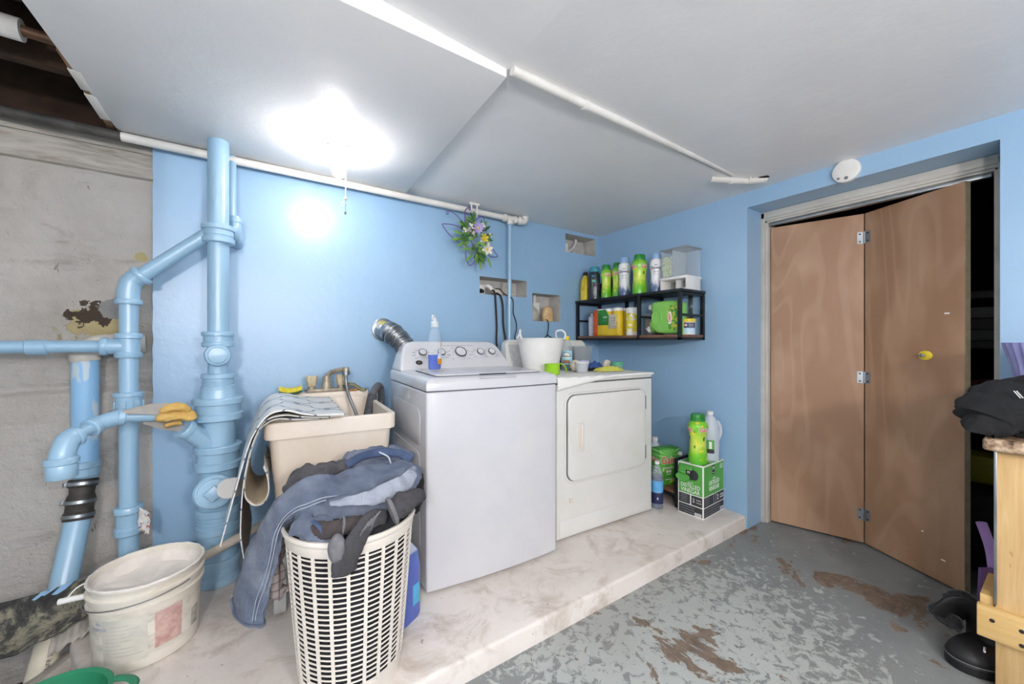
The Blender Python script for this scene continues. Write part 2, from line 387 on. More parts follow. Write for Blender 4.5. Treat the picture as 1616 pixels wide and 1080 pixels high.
# ---- bifold door
k = NT('lauan_plywood')
wv = k.n('ShaderNodeTexWave', wave_type='BANDS', bands_direction='X'); k.l(k.vec(sc=(1, 1, .55)), wv.inputs[0])
wv.inputs['Scale'].default_value = 1.5; wv.inputs['Distortion'].default_value = 16; wv.inputs['Detail'].default_value = 4; wv.inputs['Detail Scale'].default_value = .7; wv.inputs['Detail Roughness'].default_value = .62
gr = k.noise(3, k.vec(sc=(30, 30, 1.2)), detail=7)
a = k.ramp(wv.outputs[0], [(.1, '#a07c5f'), (.35, '#a68265'), (.6, '#ab886b'), (.9, '#b28f72')])
a = k.mix(k.math('MULTIPLY', gr, .35), a, '#946d50')
ct = k.ramp(k.math('SINE', k.math('MULTIPLY', k.noise(1.3, k.vec(sc=(1.6, 1.6, .45)), detail=2, rough=.4, dist=.3), 75.)), [(.45, 0.), (.9, 1.)])
a = k.mix(k.math('MULTIPLY', ct, .16), a, '#c9aa8e')
k.col(k.mix(k.ramp(k.noise(1.4, detail=3), [(.4, 0.), (.75, .15)]), a, '#8f6a4e')); k.set(Roughness=.5); k.bump(gr, .06, .004); PLY = k.m
PLYE = M('plywood_edge', '#a8997c', '#96886c', .7, ns=20)
d1 = bpy.data.objects.new('door_1', None); COL.objects.link(d1); d1.location = (2.9, .7, 0); struct(d1, 'brown plywood bifold door standing ajar in the opening')
A = Vector((2.831, 1.146, 0)); Fo = Vector((2.966, .709, 0)); Bq = Vector((2.748, .302, 0))
def panel(a, b, name):
    d = (b - a); L = d.length; d.normalize(); nrm = Vector((-d.y, d.x, 0))      # outward (to the room) normal
    if nrm.x > 0: nrm = -nrm
    Mx = Matrix((( d.x, -nrm.x, 0, a.x), (d.y, -nrm.y, 0, a.y), (0, 0, 1, 0), (0, 0, 0, 1)))
    o = G().box(.002, L - .002, .0, .004, .012, 1.935, .0012, Mx).out('door_panel', PLY, d1, world=True, smooth=False)
    G().box(.002, L - .002, .0042, .034, .012, 1.935, .002, Mx).out('panel_core', PLYE, o, world=True, smooth=False)
    return o, Mx, L
p1, M1, L1 = panel(A, Fo, 'l'); p2, M2, L2 = panel(Fo, Bq, 'r')
for z in (1.795, .978, .179):
    g = G(); g.box(L1 - .032, L1 - .003, -.0022, -.0005, z - .034, z + .034, 0, M1); g.box(.003, .032, -.0022, -.0005, z - .034, z + .034, 0, M2)
    h = g.out('hinge', STEEL, d1, world=True, smooth=False)
    g = G().cyl((Fo.x - .004, Fo.y, z - .034), (Fo.x - .004, Fo.y, z + .034), .0042, n=10); g.out('hinge_pin', STEEL, h, world=True)
    for Mx, xc in ((M1, L1 - .020), (M2, .020)):
        for dz in (-.022, .022):
            g = G().lathe([(.0045, 0), (.004, .0016), (.001, .0022)], 10, Mx @ Matrix.Translation((xc, -.0022, z + dz)) @ Matrix.Rotation(R(90), 4, 'X')); g.out('screw', BLACK, h, world=True)
kn = M2 @ Matrix.Translation((L2 * .66, 0, 1.117)) @ Matrix.Rotation(R(90), 4, 'X')
g = G().lathe([(.030, 0), (.030, .004), (.026, .007), (.010, .008)], 28, kn, sx=1., sy=.8); ko = g.out('door_knob', YELLOW, d1, world=True, label='round yellow plastic knob plate')
g = G().lathe([(.008, .006), (.008, .014), (.010, .020), (.004, .024)], 16, kn); g.box(-.024, .002, -.004, .004, .014, .020, .002, kn); g.out('knob_shaft', CHROME, ko, world=True)
# scuffs of paint on the door
for (t_, z, wd) in ((.80, .12, .018), (.62, .22, .010), (.83, 1.32, .02)):
    g = G().box(L2 * t_, L2 * t_ + wd, -.0006, -.0002, z, z + .007, 0, M2); g.out('paint_scuff', PAPER, p2, world=True)
# closet contents glimpsed through the gap
SHF = M('grey_closet_board', '#6a6866', '#565453', .7)
for i, (z, lab) in enumerate(((1.42, 'upper grey shelf board in the dark closet'), (1.15, 'lower grey shelf board in the dark closet'))):
    g = G().box(3.25, 3.7, -.35, .75, z, z + .04, .003); tag(g.out('closet_shelf', SHF), lab, 'shelf', 'closet shelf boards')
for i in range(3):
    g = G().box(3.28, 3.6, -.25 + .02 * i, .45, 1.192 + .062 * i, 1.25 + .062 * i, .004)
    tag(g.out('storage_case', M('grey_case_%d' % i, ['#777777', '#5f5d5c', '#8a8886'][i], None, .5)), ['bottom', 'middle', 'top'][i] + ' grey case of the pile on closet shelf', 'case', 'cases in the closet')
for i, (c, lab) in enumerate((('#7d4a3e', 'faded red folded blanket low in the dark closet'), ('#8a8378', 'beige folded blanket under the red one in closet'))):
    g = G()
    g.grid(lambda u, v, i=i: (3.3 + .16 * math.cos(2 * PI * u) * math.sin(PI * v), .12 + .24 * math.sin(2 * PI * u) * math.sin(PI * v), .958 - i * .083 - .04 * math.cos(PI * v) + .008 * nz(u * 8, v * 8, i)), 24, 12, cu=True)
    tag(g.out('folded_blanket', M('blanket_%d' % i, c, None, .9)), lab, 'blanket', 'blankets in the closet')
g = G().box(3.25, 3.7, -.35, .75, .80, .835, .003); tag(g.out('closet_shelf', SHF), 'lowest grey shelf board under the folded blankets', 'shelf', 'closet shelf boards')
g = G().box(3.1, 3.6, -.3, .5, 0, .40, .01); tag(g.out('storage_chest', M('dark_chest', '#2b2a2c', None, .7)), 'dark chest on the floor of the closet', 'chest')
g = G().box(3.35, 3.55, .22, .42, .40, .55, .012); tag(g.out('yellow_bin', M('yellow_bin_plastic', '#c9c23a', None, .5)), 'yellow plastic bin on the dark closet chest', 'bin')
# ---- ceiling conduit, patched hole, white pipe on the back wall
t = thing('ceiling_conduit', 'white painted half-buried conduit running across the ceiling', 'conduit', (1.4, 1.11, 2.12))
g = G().tube([(.752, 1.108, 2.128), (1.10, 1.108, 2.130), (1.55, 1.11, 2.138), (2.0, 1.112, 2.1445), (2.28, 1.115, 2.147)], .0165, 14); g.out('tube', WHITEP, t, world=True)
g = G().cyl((1.095, 1.108, 2.130), (1.112, 1.108, 2.130), .020, n=16); g.out('clip', WHITEP, t, world=True)
t = thing('pipe_stub', 'broken white pipe stub poking through ceiling near the door', 'pipe', (2.36, 1.12, 2.12))
HOLE = M('soot_black', '#1a1817', None, .9)  # darkness of the hole painted in as a shallow near-black disc
g = G().tube([(2.20, 1.20, 2.128), (2.32, 1.13, 2.122), (2.40, 1.075, 2.118), (2.47, 1.02, 2.128)], .016, 12, wr=lambda t, a: .25 * nz(t * 9, a, 0, 2)); g.out('stub', WHITEP, t, world=True)
for x, y, r in ((2.30, 1.145, .021), (2.385, 1.085, .022)):
    g = G().cyl((x, y, 2.121), (x + .012, y - .008, 2.120), r, n=14); g.out('ring', WHITEP, t, world=True)
g = G().lathe([(.03, 0), (.026, -.004), (.005, -.005)], 16, Matrix.Translation((2.45, 1.03, 2.1335)), wob=lambda a, z: 1 + .35 * nz(math.cos(a), math.sin(a), 3, 2)); g.out('hole', HOLE, t, world=True)
t = thing('ceiling_pipe', 'white painted pipe along the top of the blue wall', 'pipe', (.6, 2.37, 2.09))
g = G().cyl((-.47, 2.372, 2.090), (1.70, 2.372, 2.097), .0195, n=18); g.out('pipe', WHITEP, t, world=True)
g = G()
for a_ in (1.545, 1.635): g.lathe([(.026, 0), (.028, .004), (.028, .016), (.026, .02)], 18, axis((a_ - .01, 2.372, 2.0965), (1, 0, 0)))
g.cyl((1.555, 2.372, 2.0965), (1.635, 2.372, 2.0965), .0235); g.cyl((1.593, 2.372, 2.0965), (1.593, 2.372, 2.055), .0225)
g.out('tee', WHITEP, t, world=True)
g = G().tube(catmull([(1.67, 2.372, 2.097), (1.71, 2.372, 2.097), (1.728, 2.372, 2.108), (1.73, 2.372, 2.14)], 5), .025, 16); g.lathe([(.026, 0), (.03, .003), (.03, .017), (.026, .02)], 18, axis((1.668, 2.372, 2.097), (1, 0, 0))); g.out('elbow', WHITEP, t, world=True)
g = G().cyl((-2.19, 2.378, 2.112), (-.47, 2.372, 2.090), .0205, n=18); g.out('bare_section', M('blackened_iron', '#3a3836', '#55524e', .6, ns=12), t, world=True, label='unpainted dark iron end of the pipe')
t = thing('copper_riser', 'thin blue painted pipe running down the wall through niche', 'pipe', (1.593, 2.385, PZ))
g = G().cyl((1.593, 2.385, 1.0), (1.593, 2.377, 2.06), .0145, n=16); g.out('pipe', BLUEP, t, world=True)
# hook for the wreath
t = thing('ceiling_hook', 'white painted hook bracket on the ceiling above the wreath', 'hook', (1.285, 2.33, 2.06))
g = G().box(1.235, 1.31, 2.325, 2.34, 2.122, 2.137, .002); g.box(1.243, 1.253, 2.326, 2.336, 2.085, 2.13, .002); g.out('bracket', WHITEP, t, world=True)
g = G().tube(catmull([(1.292, 2.333, 2.125), (1.292, 2.333, 2.07), (1.288, 2.325, 2.045), (1.280, 2.312, 2.04), (1.276, 2.305, 2.05)], 5), .005, 8); g.out('hook', WHITEP, t, world=True)
# smoke alarm
t = thing('smoke_alarm', 'round white smoke alarm on the blue wall above door', 'alarm', (2.6, .69, 2.09))
Mx = axis((2.6, .69, 2.082), (-1, 0, 0))
g = G().lathe([(.058, 0), (.060, .012), (.058, .022), (.052, .026), (.01, .027)], 36, Mx); g.out('cover', WPLAST, t, world=True)
for (u, v, r) in ((.030, -.030, .006), (-.002, -.036, .0085)):
    g = G().lathe([(r, 0), (r, .002)], 14, axis((2.5735, .69 + u, 2.078 + v), (-1, 0, 0))); g.out('sensor_hole', GREYINK, t, world=True)
# ---- lights: pull-chain bulb on the soffit, unseen globes added behind the camera as fill
k = NT('lit_bulb'); k.b.inputs['Emission Color'].default_value = lin('#fff9f8'); k.b.inputs['Emission Strength'].default_value = BULB; k.col('#ffffff'); LIT = k.m
k = NT('lit_globe'); k.b.inputs['Emission Color'].default_value = lin('#fff8f8'); k.b.inputs['Emission Strength'].default_value = FILL; k.col('#ffffff'); LITT = k.m
bx, by = .345, 1.965
t = thing('ceiling_bulb', 'lit bare bulb in a white porcelain pull-chain socket', 'lamp', (bx, by, 1.79))
PORC = M('porcelain', '#f0efe9', None, .25)
g = G().lathe([(.045, 2.112), (.045, 2.102), (.026, 2.094), (.021, 2.075), (.021, 2.052)], 24, Matrix.Translation((bx, by, 0))); g.out('socket', PORC, t, world=True)
G().tube([(bx - .02, by, 2.1), (bx - .062, by + .02, 2.108)], .006, 8).out('mounting_ear', PORC, t, world=True)
g = G(); g.tube([(bx + .03, by, 2.095), (bx + .05, by - .02, 2.09), (bx + .085, by - .035, 2.102)], .004, 8); g.out('mounting_ear', PORC, t, world=True)
g = G().lathe([(.012, 2.056), (.014, 2.04), (.026, 2.02), (.031, 1.998), (.027, 1.976), (.014, 1.962), (.002, 1.959)], 24, Matrix.Translation((bx, by, 0))); g.out('bulb', LIT, t, world=True)
g = G().tube([(bx + .026, by - .01, 2.07), (bx + .03, by - .012, 1.92), (bx + .028, by - .012, 1.868)], .0022, 6); g.out('pull_cord', WPLAST, t, world=True)
g = G().lathe([(.002, 0), (.008, .005), (.008, .011), (.002, .016)], 12, Matrix.Translation((bx + .028, by - .012, 1.855))); g.tube(catmull([(bx + .028, by - .012, 1.86), (bx + .012, by - .012, 1.835), (bx + .016, by - .012, 1.825), (bx + .03, by - .012, 1.85)], 4), .0018, 6); g.out('knot', WPLAST, t, world=True)
g = G().tube([(bx + .029, by - .012, 1.86), (bx + .027, by - .012, 1.80)], .0012, 6); g.lathe([(.0015, 0), (.005, .004), (.005, .012), (.002, .016)], 10, Matrix.Translation((bx + .027, by - .012, 1.788))); g.out('chain_end', STEEL, t, world=True)
for i, (fx, fy) in enumerate(((-.55, -.85), (.55, -1.35))):
    t = thing('globe_lamp', ['lit globe lamp hanging behind the camera to the left', 'lit globe lamp hanging farthest behind the camera'][i], 'lamp', (fx, fy, 1.50), 0, 'globe lamps in the rear of the basement')
    zt = (2.155 if fx > 0 else 2.20) - 1.50
    G().cyl((0, 0, .20), (0, 0, zt), .004, n=8).out('cord', BLACK, t); G().lathe([(.02, .18), (.03, .19), (.03, .235), (.012, .25)], 16).out('holder', WPLAST, t)
    G().lathe([(max(.002, .10 * math.sin(PI * q / 16)), .10 - .10 * math.cos(PI * q / 16)) for q in range(17)], 28).out('globe', LITT, t)

# ================================================================== PIPES ON THE LEFT
def ringed(x, y, z0, z1, r, g, n=32, lip=.006, grooves=1):
    h = z1 - z0; pr = [(r - .004, z0), (r, z0 + .003), (r, z0 + h * .28), (r - lip, z0 + h * .33)]
    for i in range(grooves): pr += [(r - lip, z0 + h * (.4 + .12 * i)), (r - lip + .003, z0 + h * (.42 + .12 * i)), (r - lip + .003, z0 + h * (.46 + .12 * i)), (r - lip, z0 + h * (.48 + .12 * i))]
    pr += [(r - lip, z0 + h * .70), (r + .001, z0 + h * .74), (r + .001, z1 - .004), (r - .003, z1)]
    return g.lathe(pr, n, Matrix.Translation((x, y, 0)))
sx_, sy_ = -.122, 2.24
t = thing('soil_stack', 'tall blue painted cast iron soil stack with hubs', 'pipe', (sx_, sy_, PZ))
def seg(z0, z1, r, r1=None, nm='pipe'):
    return G().lathe([(r, z0), ((r + (r1 or r)) / 2, (z0 + z1) / 2), (r1 or r, z1)], 32, Matrix.Translation((sx_, sy_, 0)), wob=lambda a, z: 1 + .012 * nz(math.cos(a) * 2, math.sin(a) * 2, z * 8)).out(nm, BLUEP, t, world=True)
g = G().lathe([(.041, 1.70 + .0125 * i) for i in range(34)], 32, Matrix.Translation((sx_, sy_, 0)), wob=lambda a, z: 1 + .03 * nz(math.cos(a) * 2, math.sin(a) * 2, z * 22)); g.out('pipe', BLUEP, t, world=True)
ringed(sx_, sy_, 1.639, 1.722, .063, G()).out('hub', BLUEP, t, world=True)
seg(1.22, 1.65, .041)
ringed(sx_, sy_, 1.162, 1.232, .062, G(), grooves=0).out('hub', BLUEP, t, world=True)
seg(1.03, 1.17, .040)
ringed(sx_, sy_, .962, 1.040, .064, G(), grooves=2).out('hub', BLUEP, t, world=True)
seg(.92, .966, .074, .066, 'reducer')
ringed(sx_, sy_, .828, .930, .096, G(), grooves=0, lip=.009).out('hub', BLUEP, t, world=True)
seg(.70, .835, .067)
ringed(sx_, sy_, .605, .714, .090, G(), grooves=0, lip=.008).out('hub', BLUEP, t, world=True)
seg(.42, .612, .072)
ringed(sx_, sy_, .315, .429, .083, G(), grooves=2, lip=.007).out('hub', BLUEP, t, world=True)
seg(.12, .32, .074)
ringed(sx_, sy_, PZ, .20, .084, G(), grooves=1, lip=.007).out('hub', BLUEP, t, world=True)
cd = Vector((.05, -1, 0)).normalized()
g = G().lathe([(.050, 0), (.050, .03), (.046, .04), (.036, .043), (.034, .052), (.010, .056)], 24, axis((sx_, sy_ - .03, 1.125), cd), wob=lambda a, z: 1 + .05 * nz(math.cos(a) * 2, math.sin(a) * 2, z * 40)); g.out('cleanout_plug', BLUEP, t, world=True)
cd2 = Vector((.0, -1, .12)).normalized(); Mx = axis((sx_ - .01, sy_ - .035, .515), cd2)
g = G().lathe([(.066, 0), (.072, .05), (.074, .062), (.066, .070), (.060, .070), (.058, .078), (.01, .080)], 32, Mx); po = g.out('cleanout_plug', BLUEP, t, world=True)
g = G().box(-.026, .026, -.026, .026, .075, .108, .005, Mx @ Matrix.Rotation(R(40), 4, 'Z')); g.out('plug_nut', BLUEP, po, world=True)
g = G().tube(catmull([(sx_, sy_ - .01, .70), (-.19, 2.20, .765), (-.235, 2.165, .815)], 5), lambda t_: .046 - .008 * t_, 20); g.lathe([(.041, 0), (.043, .004), (.043, .026), (.04, .03)], 20, axis((-.222, 2.173, .80), (-.048, -.035, .05))); g.out('wye_branch', BLUEP, t, world=True)
# raised "2" on the hub
text('raised_number', '2', .022, BLUEP, t, Mx=Matrix.Translation((sx_ - .006, sy_ - .0665, 1.205)) @ Matrix.Rotation(R(90), 4, 'X'), ext=.004, world=True)
# second pipe behind the stack
t = thing('small_riser', 'blue painted riser pipe behind soil stack top', 'pipe', (-.07, 2.35, 1.5))
g = G().cyl((-.075, 2.345, 1.73), (-.075, 2.375, 2.11), .018, n=16); g.out('pipe', BLUEP, t, world=True)
g = G().tube(catmull([(-.062, 2.35, 1.80), (-.062, 2.345, 1.74), (-.06, 2.37, 1.70), (-.055, 2.435, 1.69)], 5), .029, 16); g.lathe([(.032, 0), (.034, .004), (.034, .02), (.032, .024)], 18, axis((-.062, 2.348, 1.77), (0, 0, 1))); g.out('elbow', BLUEP, t, world=True)
# vent pipe with tee
vx, vy = -.429, 2.28
t = thing('vent_pipe', 'blue painted vertical pipe with diagonal arm to the stack', 'pipe', (vx, vy, PZ))
g = G().cyl((vx, vy, .36), (vx, vy, 1.38), .031, n=28); g.cyl((vx, vy, PZ), (vx, vy, .38), .033, n=28); g.out('pipe', BLUEP, t, world=True)
dd = Vector((-.165, 2.245, 1.675)) - Vector((vx, vy, 1.435)); pe = Vector((vx, vy, 1.435))
g = G().tube(catmull([(vx, vy, 1.36), (vx, vy, 1.40), pe + dd * .04, pe + dd * .17], 6), .037, 24)
g.lathe([(.043, 0), (.045, .004), (.045, .018), (.042, .022)], 24, Matrix.Translation((vx, vy, 1.345))); g.lathe([(.041, 0), (.044, .004), (.044, .018), (.041, .022)], 24, axis(pe + dd * .12, dd)); g.out('elbow', BLUEP, t, world=True)
g = G().cyl(pe + dd * .1, pe + dd * 1.02, .029, n=24); g.out('diagonal_arm', BLUEP, t, world=True)
g = G().lathe([(.041, 1.118), (.044, 1.122), (.044, 1.138), (.037, 1.142), (.037, 1.198), (.044, 1.202), (.044, 1.218), (.041, 1.222)], 28, Matrix.Translation((vx, vy, 0)))
g.cyl((vx, vy, 1.168), (vx - .062, vy, 1.167), .034, n=24); g.lathe([(.035, 0), (.038, .004), (.038, .018), (.035, .022)], 24, axis((vx - .062, vy, 1.167), (-1, 0, 0))); g.out('tee', BLUEP, t, world=True)
g = G().cyl((vx - .06, vy, 1.167), (-2.15, vy, 1.158), .0245, n=24); g.out('side_run', BLUEP, t, world=True)
g = G().lathe([(.026, 0), (.030, .004), (.030, .054), (.026, .058)], 24, axis((-.657, vy, 1.164), (-1, 0, 0))); g.out('coupling', BLUEP, t, world=True)
g = G().lathe([(.040, .895), (.043, .90), (.043, .953), (.049, .955), (.049, .968), (.045, .972)], 28, Matrix.Translation((vx, vy, 0)))
for i in range(6):
    a = i * PI / 3 + .3; g.box(.042, .0465, -.010, .010, .905, .935, .001, Matrix.Translation((vx, vy, 0)) @ Matrix.Rotation(a, 4, 'Z'))
g.out('coupling', BLUEP, t, world=True)
g = G().lathe([(.042, .366), (.046, .371), (.046, .395), (.040, .402), (.040, .455), (.047, .462), (.047, .482), (.043, .488)], 28, Matrix.Translation((vx, vy, 0))); g.out('coupling', BLUEP, t, world=True)
STK = NT('torn_sticker'); STK.col(STK.ramp(STK.noise(60, detail=3), [(.4, '#d8cfc6'), (.55, '#b9c9d8'), (.62, '#b4494f')], 'CONSTANT')); STK.set(Roughness=.7)
g = G().grid(lambda u, v: (vx + .036 + .035 * u + .012 * nz(u, v, 1, 4), vy - .036 - .008 * nz(u * 3, v * 3, 0, 2), .385 + .10 * v - .03 * u), 8, 10); g.out('torn_sticker', STK.m, t, world=True, solid=.001)
# fat pipe, rubber coupling and angled outlet
fx, fy = -.587, 2.405
t = thing('waste_pipe', 'fat blue painted waste pipe with black rubber coupling', 'pipe', (fx, fy, PZ))
k = NT('blue_over_white_pipe'); k.col(k.mix(k.ramp(k.noise(3.5, k.vec(sc=(3, 3, 1)), detail=3), [(.57, 0.), (.60, .8)]), '#94c2e6', '#cdd6da')); k.set(Roughness=.3); BW = k.m
g = G().cyl((fx, fy, .64), (fx, fy, 1.12), .043, n=28); g.out('pipe', BW, t, world=True)
g = G().tube(catmull([(fx, fy, 1.105), (fx, fy, 1.13), (fx + .02, fy + .01, 1.165), (fx + .06, fy + .02, 1.175), (-.40, fy + .03, 1.178)], 6), lambda t_: .048 if t_ < .25 else .044, 24); g.out('elbow', M('dirty_white_pvc', '#d2ccc2', '#bfb8ac', .5), t, world=True)
g = G().lathe([(.040, .585), (.040, .61), (.045, .615), (.045, .645), (.049, .65), (.049, .672), (.043, .677)], 28, Matrix.Translation((fx, fy - .002, 0))); g.out('reducer', BLUEP, t, world=True)
c0 = Vector((fx - .002, fy - .01, .600)); c1 = Vector((-.597, 2.358, .440)); cdv = c1 - c0; Lc = cdv.length
pr = [(.042, 0), (.046, .004), (.046, .03), (.040, .034), (.038, .06), (.041, .065), (.046, .085), (.046, .10), (.043, .105), (.043, .13), (.047, .135), (.046, Lc)]
g = G().lathe(pr, 28, axis(c0, cdv)); rc = g.out('rubber_coupling', M('dirty_black_rubber', '#1f1e1d', '#4a4640', .6, ns=14), t, world=True)
for s_, r_ in ((.018, .0475), (.092, .0475), (.147, .0485)):
    g = G().lathe([(r_, -.007), (r_ + .0015, -.006), (r_ + .0015, .006), (r_, .007)], 28, axis(c0 + cdv * (s_ / Lc), cdv)); g.box(r_ - .004, r_ + .012, -.011, .011, -.009, .009, .002, axis(c0 + cdv * (s_ / Lc), cdv) @ Matrix.Rotation(2.2 + s_ * 9, 4, 'Z')); g.out('hose_clamp', STEEL, rc, world=True)
q0 = Vector((-.596, 2.362, .455)); q1 = Vector((-.6150, 2.205, .130)); q2 = Vector((-.632, 2.09, -.06))
g = G().cyl(q0, q1, .0405, n=28); g.out('angled_outlet', BLUEP, t, world=True)
PVC = M('dirty_cream_pvc', '#d6cfba', '#c3bba4', .45)
g = G().cyl(q1, q2, .038, n=28); g.out('bare_end', PVC, t, world=True, label='unpainted cream end of pipe with printed lettering')
dv = (q2 - q1).normalized(); Mw = axis(q1, dv)
# printed along the pipe: reads upwards
cu_dir = Vector((.55, -.75, .35)); nrm = (cu_dir - dv * cu_dir.dot(dv)).normalized(); ux = -dv; uy = nrm.cross(ux)
Mt = Matrix(((ux.x, uy.x, nrm.x, 0), (ux.y, uy.y, nrm.y, 0), (ux.z, uy.z, nrm.z, 0), (0, 0, 0, 1)))
pc = q1 + dv * .075 + nrm * .0375
text('pipe_print', 'NFR 1 ANSI SCHEDULE', .018, INK, t, Mx=Matrix.Translation(pc) @ Mt, ext=.0006, world=True)
# trap arm
t = thing('trap_arm', 'blue painted trap arm pipe with capped elbow', 'pipe', (-.45, 2.1, .74))
e0 = Vector((-.235, 2.158, .872)); e1 = Vector((-.425, 2.105, .892)); e2 = Vector((-.475, 2.075, .876)); e3 = Vector((-.526, 1.985, .842)); e4 = Vector((-.533, 1.965, .80)); e5 = Vector((-.535, 1.962, .735))
g = G().cyl(e0, e1, .0205, n=22); g.out('pipe', BLUEP, t, world=True)
g = G().lathe([(.024, 0), (.027, .003), (.027, .022), (.024, .026)], 22, axis((-.268, 2.149, .875), (e1 - e0))); g.out('coupling', BLUEP, t, world=True)
g = G().tube(catmull([e1 + (e0 - e1) * .12, e1, e2, e2 + (e3 - e2) * .2], 6), .0285, 22); g.lathe([(.029, 0), (.033, .003), (.033, .02), (.029, .024)], 22, axis(e1 + (e0 - e1) * .1, e1 - e0)); g.lathe([(.029, 0), (.034, .003), (.034, .016), (.029, .02)], 22, axis(e2 + (e3 - e2) * .12, e3 - e2)); g.out('elbow', BLUEP, t, world=True)
g = G().cyl(e2, e3, .0205, n=22); g.out('pipe', BLUEP, t, world=True)
g = G().tube(catmull([e3 + (e2 - e3) * .2, e3, e4, e5 + Vector((0, 0, .02))], 6), .033, 22); g.lathe([(.030, 0), (.036, .003), (.036, .016), (.03, .02)], 22, axis(e3 + (e2 - e3) * .28, e3 - e2)); g.out('elbow', BLUEP, t, world=True)
g = G().lathe([(.036, .718), (.039, .722), (.039, .762), (.037, .766), (.043, .770), (.043, .784), (.038, .790)], 26, Matrix.Translation((e5.x, e5.y, 0))); g.out('cap', BLUEP, t, world=True)
# ---- work glove draped over the arm
YLG = M('yellow_suede', '#dcb86e', '#c69d55', .85, ns=14, bump=.2)
GRG = M('grey_suede', '#a9a59f', '#97938c', .9, ns=18, bump=.2)
t = thing('work_glove', 'grey and yellow leather work glove draped over blue pipe', 'glove', (-.26, 2.14, .87))
def rip(p, up, amp, fr):
    u = Vector(up).normalized(); a = p.x * fr + p.z * fr * .7; b = (p.z - p.x) * fr * .35; c = p.y * fr * .5
    return p + u * amp * (.55 - 1.9 * abs(noise.noise(Vector((a, b, c)))) + .5 * noise.noise(Vector((a * 2.3, b * 2.3, c * 2.3 + 5))))
def cloth_tube(path, wd, th, up=None, n=24, wamp=.12, seed=0., sub=7, wsc=3., fine=.12, ripple=None):
    P = catmull(path, sub)
    g = G().tube(P, 1., n, flat=lambda t_: (wd(t_) if callable(wd) else wd, th(t_) if callable(th) else th), up=up, wr=lambda t_, a: wamp * nz(t_ * wsc * 2, math.cos(a) * 1.4, math.sin(a) * 1.4, 1., seed) - fine * abs(nz(t_ * wsc * 5, math.cos(a) * 2.2 + t_ * 3, math.sin(a) * 2.2, 1., seed + 3)))
    if ripple: g.v = [rip(p, up, *ripple) for p in g.v]
    return g
def taper(t_, k=.35): return min(1., math.sin(PI * min(.999, max(.001, t_))) ** k)
g = cloth_tube([(-.318, 2.104, .872), (-.29, 2.098, .880), (-.25, 2.098, .884), (-.215, 2.104, .878), (-.188, 2.118, .868)], lambda t_: (.024 + .012 * t_) * taper(t_), lambda t_: .020 * taper(t_), up=(0, -.6, .8), n=28, wamp=.3, seed=2); g.out('palm', YLG, t, world=True, ang=80)
g = cloth_tube([(-.305, 2.094, .902), (-.275, 2.090, .915), (-.245, 2.092, .918), (-.222, 2.10, .906), (-.215, 2.10, .890)], lambda t_: .020 * taper(t_), lambda t_: .016 * taper(t_), up=(0, -.6, .8), n=24, wamp=.25, seed=5); g.out('fingers', YLG, t, world=True, ang=80)
g = cloth_tube([(-.292, 2.120, .838), (-.265, 2.118, .846), (-.238, 2.122, .848)], lambda t_: .015 * taper(t_), .010, up=(0, .3, 1), wamp=.2); g.out('thumb', YLG, t, world=True)
g = cloth_tube([(-.285, 2.108, .908), (-.33, 2.10, .914), (-.37, 2.094, .914), (-.41, 2.086, .912)], lambda t_: .030 * (1 - t_ * .75), .0035, up=(0, -1, .35), wamp=.15, seed=3); g.out('cuff', GRG, t, world=True)
g = cloth_tube([(-.36, 2.15, .862), (-.31, 2.15, .845), (-.25, 2.16, .82), (-.21, 2.17, .805)], lambda t_: .006 + .014 * math.sin(PI * (t_ * .8 + .15)), .004, up=(0, -1, .35), wamp=.2, seed=9); g.out('cuff_underside', GRG, t, world=True)

# ================================================================== SINK
t = thing('utility_sink', 'old cream plastic laundry sink beside the washer', 'sink', (.305, 2.03, PZ), R(-4))
SINKM = M('stained_cream_sink', '#e9dfd2', '#ddcfbc', .42, ns=3.2, bump=.06)
def loft(loops, capb=True, capt=False):
    g = G(); n = len(loops[0][0]); v = []; f = []
    for poly, z in loops: v += [(x, y, z) for x, y in poly]
    for j in range(len(loops) - 1):
        for i in range(n): f.append((j * n + i, j * n + (i + 1) % n, (j + 1) * n + (i + 1) % n, (j + 1) * n + i))
    if capb: f.append(tuple(range(n))[::-1])
    if capt: f.append(tuple(range((len(loops) - 1) * n, len(loops) * n)))
    return g.add(v, f)
def rl(i, z, yb=.37, r=.035, i2=0.): return (rrect(-.24 + i, .24 - i, -.37 + i, yb - i2, r), z)
g = loft([rl(.05, .36), rl(.042, .40), rl(.016, .728), rl(.014, .732), rl(.002, .734), rl(.0, .742), rl(0, .794), rl(.004, .798), rl(.018, .798, .275, .03, .0), rl(.022, .794, .272, .03, .0), rl(.055, .46, .24, .04, .0), rl(.08, .44, .21, .04, 0)], True, True)
g.out('basin', SINKM, t)
g = G().box(-.238, .238, .272, .372, .770, .826, .012, seg=3); g.out('back_ledge', SINKM, t)
for a in (-.19, .19):
    for b in (-.205, .28): G().box(a - .022, a + .022, b - .018, b + .018, 0, .42, .004).out('leg', WPLAST, t)
t = thing('sink_faucet', 'tarnished two-handle faucet on the sink ledge', 'faucet', (.35, 2.345, PZ + .826))
TARN = M('limescale_metal', '#b3a894', '#8e8474', .45, metal=.35, ns=30)
ACR = M('yellowed_acrylic', '#d9cdb0', '#b7a57d', .3, ns=40)
g = G().prism(rrect(-.105, .105, -.028, .028, .026), 0, .018).bev(.005); g.out('base_plate', TARN, t)
